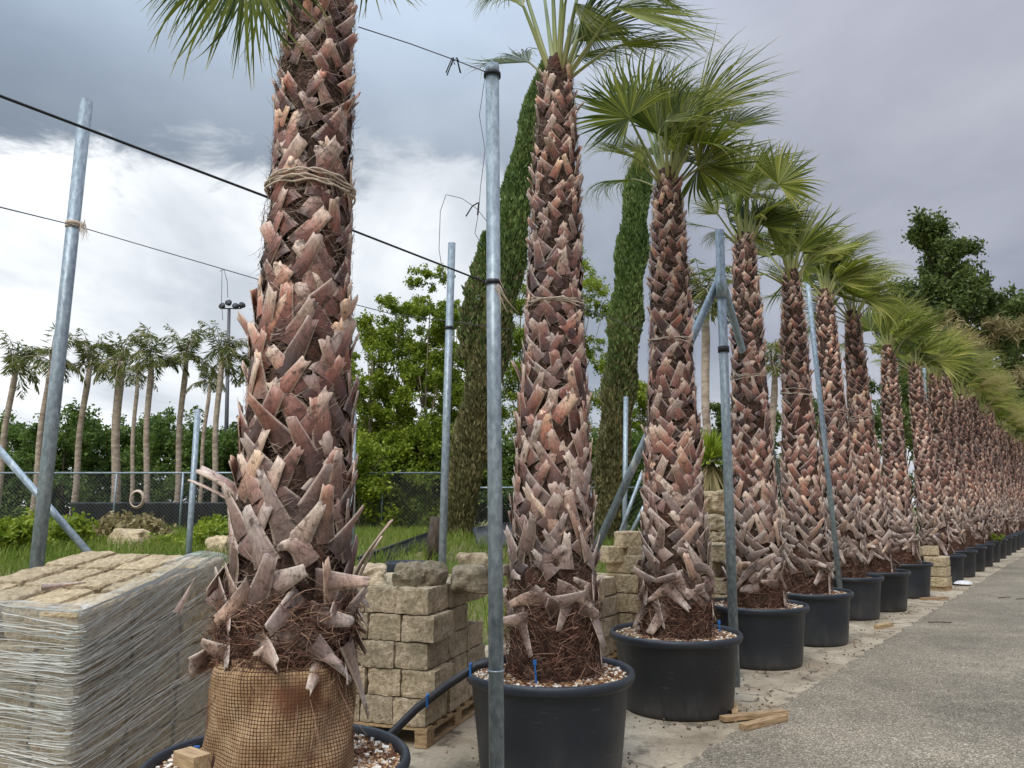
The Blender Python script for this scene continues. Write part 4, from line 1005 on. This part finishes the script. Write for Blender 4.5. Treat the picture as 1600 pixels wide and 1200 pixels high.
for i, (px, Y, H) in enumerate(low):
    tree('bush', gpos(px, Y+1.2), H, 1.5, 13000, 'bright' if i < 4 else 'dark', 'grey', BUSHL[i], 'bush', 'bushes behind the chain fence', 90+i, .115, 26, .05, trunk_r=.05, shape=lambda t: 1.1-.5*t)
# dark mixed hedge trees behind the feather palms
for i in range(15):
    px = -90+i*46; Y = 40+((i*7) % 4)*1.1
    nm = ('ninth', 'tenth')[0]
    labs = ['at the picture edge', 'behind the leaning pole', 'between first feather palms', 'behind the third feather palm', 'left of the fourth feather palm', 'behind the fourth feather palm', 'between fourth and fifth feather palms', 'behind the fifth feather palm', 'left of the mottled pole', 'behind the mottled pole', 'right below the floodlight mast', 'hidden partly by the nearest trunk', 'just right of the nearest trunk', 'behind the tallest light green tree', 'far behind the brown cypress']
    tree('hedge_tree', gpos(px, Y), 4.9+1.3*((i*37) % 10)/10, 1.9, 14000, 'dark', 'dark', 'dense dark green hedge tree '+labs[i], 'tree', 'dark hedge trees behind the feather palms', 130+i, .18, 40, .03, trunk_r=.1, shape=lambda t: 1.15-.45*t, spread=1.1)

# feather palms
def feather_palm(seed):
    rg = random.Random(seed); rng = np.random.default_rng(seed); Q = []; mb = MB()
    for i in range(13):
        az = i*2.4+rg.uniform(-.3, .3); el = R(rg.choice((rg.uniform(-25, 40), rg.uniform(60, 88)))); L = rg.uniform(1.1, 2.0)
        d = Vector((math.cos(az)*math.cos(el), math.sin(az)*math.cos(el), math.sin(el))); p = Vector((0, 0, 0)); pts = [p.copy()]; m_ = 12
        d = d+Vector((.12, 0, .22)); d.normalize()
        for k in range(m_):
            p = p+d*(L/m_); d = (d+Vector((.02, 0, -.12-.2*k/m_))).normalized(); pts.append(p.copy())
            s = d.cross(Vector((0, 0, 1))).normalized()
            if k > 1:
                for sg in (-1, 1):
                    for rep in range(3):
                        q = pts[-2].lerp(pts[-1], rg.random()); ld_ = (s*sg*.75+d*.5+Vector((rg.gauss(0, .2), rg.gauss(0, .2), -.65+rg.gauss(0, .3)))).normalized()
                        l2 = .58*math.sin(PI*min(1, .18+.8*k/m_))*rg.uniform(.8, 1.2); e = ld_.cross(Vector((rg.gauss(0, 1), rg.gauss(0, 1), rg.gauss(0, 1)))).normalized()*.024
                        Q.append([q, q+ld_*l2*.5+e, q+ld_*l2, q+ld_*l2*.5-e])
        mb.tube(pts, [.025-.0018*k for k in range(m_+1)], 4, False)
    V = np.array([[tuple(p) for p in q] for q in Q]); return quads_mesh('crown', V, LEAF['queen']), mb.mesh('rachis', BARK['queen'])
FV = [feather_palm(s) for s in (1, 2, 3)]
def place_feather(px_base, px_top, py_top, Y, lab, v, r=.15, sc=1.0, group='feather palms standing beyond the fence'):
    b_ = Vector(gpos(px_base, Y)); T = at(px_top, py_top, Y); root = empty('feather_palm', b_, 0, lab, 'palm tree', group)
    mb = MB(); T.z += .35; D = T-b_; mb.tube([D*(i/8)+Vector((.06*math.sin(i), 0, 0)) for i in range(9)], [r*1.25, r*1.05, r, r*.95, r*.95, r*.92, r*.95, r*1.0, r*.75], 10); mb.build('trunk', BARK['queen'], root, True)
    c = link('crown', FV[v % 3][0], root, D, v*1.1); c.scale = (sc,)*3; c2 = link('rachis', FV[v % 3][1], c)
fl = [(-8, 22, 585, 31, 'feather palm at the left picture edge'), (50, 78, 578, 30, 'feather palm half hidden by the leaning left pole'), (113, 137, 585, 31, 'leaning feather palm just right of the leaning left pole'), (180, 186, 578, 30.5, 'feather palm with a thick pale swollen trunk, fourth from left'),
      (228, 234, 575, 30, 'feather palm right above the hanging hose coil'), (275, 288, 576, 31, 'feather palm with reddish trunk left of the mottled pole'), (333, 344, 572, 30.5, 'feather palm with pale trunk below the floodlight mast'), (205, 213, 598, 37, 'small distant feather palm between fourth and fifth'), (310, 326, 610, 38, 'small distant feather palm above the mottled pole'), (385, 392, 590, 31, 'feather palm partly hidden by the nearest trunk')]
for i, (pb, pt, py, Y, lab) in enumerate(fl): place_feather(pb, pt, py, Y, lab, i, .17 if i == 3 else (.12 if i < 7 else .1), 1.0 if i < 7 else .8)
place_feather(1118, 1098, 500, 15.5, 'slim feather palm glimpsed between third and fourth palms', 4, .09, .75)
place_feather(1205, 1208, 600, 17, 'feather palm crown glimpsed between fourth and fifth palms', 5, .08, .6)
# spiky plant with dry skirt between third and fourth palms
def spiky(px, py, Y, lab, s=1.0):
    rng = np.random.default_rng(px); root = empty('yucca', gpos(px, Y), 0, lab, 'spiky plant'); T = at(px, py, Y).z
    def sp(n, L, zdir, m, nm):
        a = rng.random(n)*2*PI; el = rng.uniform(*zdir, size=n); d = np.stack([np.cos(a)*np.cos(el), np.sin(a)*np.cos(el), np.sin(el)], axis=1); e = np.cross(d, (0, 0, 1.0)); e /= np.linalg.norm(e, axis=1)[:, None]
        l = (L*rng.uniform(.7, 1.1, size=n))[:, None]; c = np.array([[0, 0, T]])+d*.05; V = np.stack([c, c+d*l*.45+e*.022, c+d*l+np.array([[0, 0, -.12*L]]), c+d*l*.45-e*.022], axis=1); link(nm, quads_mesh(nm, V, LEAF[m]), root)
    sp(240, .62*s, (-.1, 1.4), 'bright', 'leaves'); sp(300, .8*s, (-1.45, -.6), 'dry', 'dry_skirt')
    mb = MB(); mb.tube([(0, 0, 0), (0, 0, T)], .09, 8); mb.build('trunk', BARK['dark'], root, True)
spiky(1112, 722, 12.5, 'spiky green plant with straw skirt between third and fourth palms')
# dark conifers glimpsed between the trunks
cf = [(1092, 22, 3.6), (1140, 24, 4.6), (1208, 24, 5.0), (1262, 26, 5.4), (1345, 28, 5.6), (1412, 30, 5.6), (1475, 36, 5.5), (1540, 44, 6.0)]
cfl = ['left of the spiky plant', 'behind the braced pole', 'between fourth and fifth trunks', 'between fifth and sixth trunks', 'between seventh and eighth trunks', 'between eighth and ninth trunks', 'behind the crowded end of the row', 'behind the last palms of the row']
for i, (px, Y, H) in enumerate(cf):
    tree('conifer', gpos(px, Y), H, 1.2, 6500, 'oak', 'dark', 'dark bushy conifer '+cfl[i], 'tree', 'dark conifers behind the palm row', 200+i, .15, 28, .02, shape=lambda t: 1.15-.7*t, trunk_r=.09)
# tall umbrella-shaped dark trees behind the far end
tree('oak', gpos(1512, 48), 20.0, 5.0, 70000, 'oak', 'dark', 'tall dark tree with layered crown above the far palms', 'tree', None, 301, .25, 60, .36, shape=lambda t: 1.05-.62*t, trunk_r=.35, cl=.66)
tree('oak', gpos(1590, 55), 17.0, 5.5, 52000, 'oak', 'dark', 'lower dark tree at the right picture edge', 'tree', None, 302, .25, 46, .3, shape=lambda t: 1.05-.5*t, trunk_r=.3, cl=.62)
tree('olive_tree', gpos(1545, 46), 13.6, 4.2, 30000, 'dry', 'dark', 'straw coloured tree crown below the tall dark tree', 'tree', None, 303, .42, 40, .3, aspect=.12, shape=lambda t: 1.1-.5*t, trunk_r=.3, cl=.7)

# ------------------------------------------------------------------ grass
def blades(name, pts, h, m, lab, wd=.02):
    rng = np.random.default_rng(len(pts)); n = len(pts); P = np.array(pts); P = np.concatenate([P[:, :2], P[:, 2:]], axis=1)
    d = rng.normal(size=(n, 3))*.35; d[:, 2] = 1; d /= np.linalg.norm(d, axis=1)[:, None]; a = rng.random(n)*PI; e = np.stack([np.cos(a), np.sin(a), np.zeros(n)], axis=1)
    L = (h*rng.uniform(.4, 1.3, size=n))[:, None]; dr = rng.normal(size=(n, 3))*.12*h; dr[:, 2] = -abs(dr[:, 2])
    V = np.stack([P-e*wd*.5, P+d*L*.6+e*wd*.35, P+d*L+dr, P+d*L*.6-e*wd*.35], axis=1)
    o = link(name, quads_mesh(name, V, LEAF[m])); tag(o, lab, 'grass', None, 'stuff'); return o
rng = np.random.default_rng(8)
def verge(n, x0, x1, y0, y1):
    p = np.stack([rng.uniform(x0, x1, n), rng.uniform(y0, y1, n), np.zeros(n)], axis=1); p[:, 2] = [bank(a, b)-.01 for a, b in p[:, :2]]
    q = (p[:, 0]-K0.x)*RN.x+(p[:, 1]-K0.y)*RN.y; return p[q < -3.85]
blades('grass', verge(75000, -15, 8, 8.5, 24), .36, 'grass', 'tall unmown grass and weeds beyond the stone stacks')
for i, (px, Y, lab) in enumerate(((20, 13, 'leafy green weed clump at the left picture edge'), (105, 15, 'weed clump right of the leaning left pole'), (330, 15, 'weed clump beside the mottled pole'), (215, 17, 'dry weed mound below the hose coil'))):
    tree('weed_bush', gpos(px, Y), (.55 if i != 3 else .7), .8, 3600, 'bright' if i != 3 else 'dry', 'grey', lab, 'bush', None, 400+i, .11, 14, .0, trunk_r=.02, limbs=False, shape=lambda t: 1.1-.5*t)
rock((at(205, 835, 15).x, 15, 1.0), (.75, .5, .5), 31, 'pale boulder lying in the grass below the hose coil', m='block2')
rock((at(345, 850, 13.5).x, 13.5, .95), (.5, .4, .4), 33, 'pale boulder in the grass against the nearest trunk', m='block2')

# ------------------------------------------------------------------ chain fence with posts
YF = 24.0
def fence(x0, x1, lab, step=2.1, h=None):
    a = at(x0, 739 if x1 < 720 else 762, YF); b_ = at(x1, 734 if x1 < 720 else 762, YF); h = a.z-.78; L = b_.x-a.x; root = empty('chain_fence', (a.x, YF, .78), 0, lab, 'fence', 'chain link fence beyond the grass')
    mb = MB(); mb.tube([(0, 0, h), (L, 0, h)], .03, 8); mb.build('top_rail', M['galv'], root, True)
    n = int(L/step)+1
    for i in range(n):
        mb = MB(); xx = i*step+.3; mb.tube([(xx, 0, 0), (xx, 0, h)], .038 if i % 2 else .028, 8); mb.build('post', M['galv'], root, True)
    mb = MB(); k = -h
    while k < L:
        for s in (1, -1):
            p0 = Vector((k if s == 1 else k+h, 0.02*s, 0)); p1 = Vector((k+h if s == 1 else k, .02*s, h))
            t0 = max(0, (0-p0.x)/(p1.x-p0.x)) if s == 1 else max(0, (L-p0.x)/(p1.x-p0.x)); t1 = min(1, ((L-p0.x)/(p1.x-p0.x)) if s == 1 else ((0-p0.x)/(p1.x-p0.x)))
            if t1 > t0: mb.bar(p0.lerp(p1, t0), p0.lerp(p1, t1), .007, .004, Vector((0, 1, 0)))
        k += .12
    mb.build('chain_mesh', M['wire'], root); return root
fence(-40, 690, 'long chain link fence with galvanised top rail across the left')
fence(700, 1010, 'darker fence section seen behind the cypresses')
# hose coil on the fence
c = at(213, 780, YF-.12); mb = MB()
for k in range(4):
    rr_ = .24+.012*k
    mb.tube([(rr_*.82*math.cos(a), .02*k, rr_*math.sin(a)) for a in [2*PI*i/24 for i in range(25)]], .022, 6, False)
tag(mb.build('hose_coil', M['cork'], None, True, c), 'cream hose coil hanging on the chain fence', 'hose coil')
# black pots in a row behind the fence
mb = MB(); mb.lathe([(.0, .0), (.5, .0), (.58, .62), (.62, .66), (.58, .68), (.5, .6), (.0, .58)], 24); fp = mb.mesh('plant_pot', M['pot'], True)
for i in range(11):
    o = link('plant_pot', fp, None, gpos(140+i*26, 29.2+.1*(i % 2))); o.scale = (1.1, 1.1, 1.5); tag(o, 'dark pot in the row behind the chain fence, %s from the left' % (ORD[i]), 'plant pot', 'dark pots behind the chain fence')
# dark weed mat fence with pipe, and small pot
def mat_panel(p0, p1, Y0, Y1, h, lab):
    a = at(*p0, Y0); b_ = at(*p1, Y1); root = empty('ground_cover_mat', (a.x, a.y, 0), 0, lab, 'weed mat'); mb = MB(); A = Vector((0, 0, a.z)); B = Vector((b_.x-a.x, b_.y-a.y, b_.z)); dn = Vector((.15, -.5, 0))
    rows = [[A.lerp(B, i/10)+Vector((dn.x*k, dn.y*k, -(h*k)+.02*math.sin(i*2+k*3))) for i in range(11)] for k in (0, .35, .7, 1)]
    mb.grid(rows); o = mb.build('mat', M['black'], root, True); s_ = o.modifiers.new('t', 'SOLIDIFY'); s_.thickness = .02
    mb = MB(); mb.tube([A, B], .03, 8); mb.build('pipe', M['black'], root, True)
mat_panel((560, 872), (672, 832), 13.5, 17, 1.1, 'dark weed mat sloping under a black pipe right of the nearest trunk')
mat_panel((738, 826), (800, 818), 18, 18, .5, 'dark weed mat with pipe behind the foreground pole')
o = link('plant_pot', fp, None, (at(634, 895, 8.6).x, 8.6, .02)); zt = at(634, 880, 8.6).z; o.scale = (.38, .38, zt/.68); tag(o, 'small black pot behind the angular rock on the stack', 'plant pot')
# floodlight mast
b_ = Vector(gpos(352, 42)); T = at(358, 482, 42); root = empty('floodlight_mast', b_, 0, 'slim floodlight mast rising above the feather palms', 'floodlight mast'); D = T-b_
mb = MB(); mb.tube([(0, 0, 0), D], [.14, .09], 10); mb.build('mast', M['wire'], root, True)
mb = MB(); mb.bar(D+Vector((-.5, 0, 0)), D+Vector((.7, 0, 0)), .06); mb.build('crossbar', M['wire'], root)
for dx, dz in ((-.35, .1), (0, .28), (.4, .08), (.75, .14)):
    mb = MB(); mb.lathe([(0, -.12), (.12, -.1), (.2, .06), (.19, .1), (0, .1)], 14); o = mb.build('lamp_head', M['black'], root, True, D+Vector((dx, -.1, dz))); o.rotation_euler = (R(65), 0, dx)
# sprig of green in a far pot
p = POTS[12]; tree('weed_bush', (p[0]+.3, p[1]-.35, .5), .45, .2, 220, 'bright', 'grey', 'small bright green weed sprouting in a far pot', 'weed', None, 500, .07, 6, .1, trunk_r=.01, limbs=False)
# twigs and leaves on the road edge
rg = random.Random(14)
for i, (px, py) in enumerate(((1450, 972), (1560, 934), (1588, 936))):
    c = onz(px, py, .025); mb = MB(); a = rg.uniform(-.4, .4); mb.tube([c, c+Vector((.15*math.cos(a), .15*math.sin(a), .01)), c+Vector((.32*math.cos(a+.2), .32*math.sin(a+.2), 0))], .007, 5); tag(mb.build('twig', BARK['dark'], None, True), ['twig on the road edge below the sixth pot', 'twig on the road below the far pots', 'dark twig at the right picture edge'][i], 'twig')
mb = MB()
for i in range(260):
    t = rg.uniform(-1, 30)*rg.random(); c = K0+RD*t-RN*abs(rg.gauss(.0, .35))+Vector((0, 0, .012)); chip(mb, rg, c, rg.uniform(.006, .02))
for i in range(900):
    q = POTS[rg.randrange(12)]; a = rg.uniform(0, 2*PI); rr2 = .47+abs(rg.gauss(0, .16)); chip(mb, rg, (q[0]+rr2*math.cos(a), q[1]+rr2*math.sin(a), .012), rg.uniform(.005, .018))
tag(mb.build('leaf_litter', M['litter']), 'bark crumbs scattered on the pavement along the road edge', 'litter', None, 'stuff')
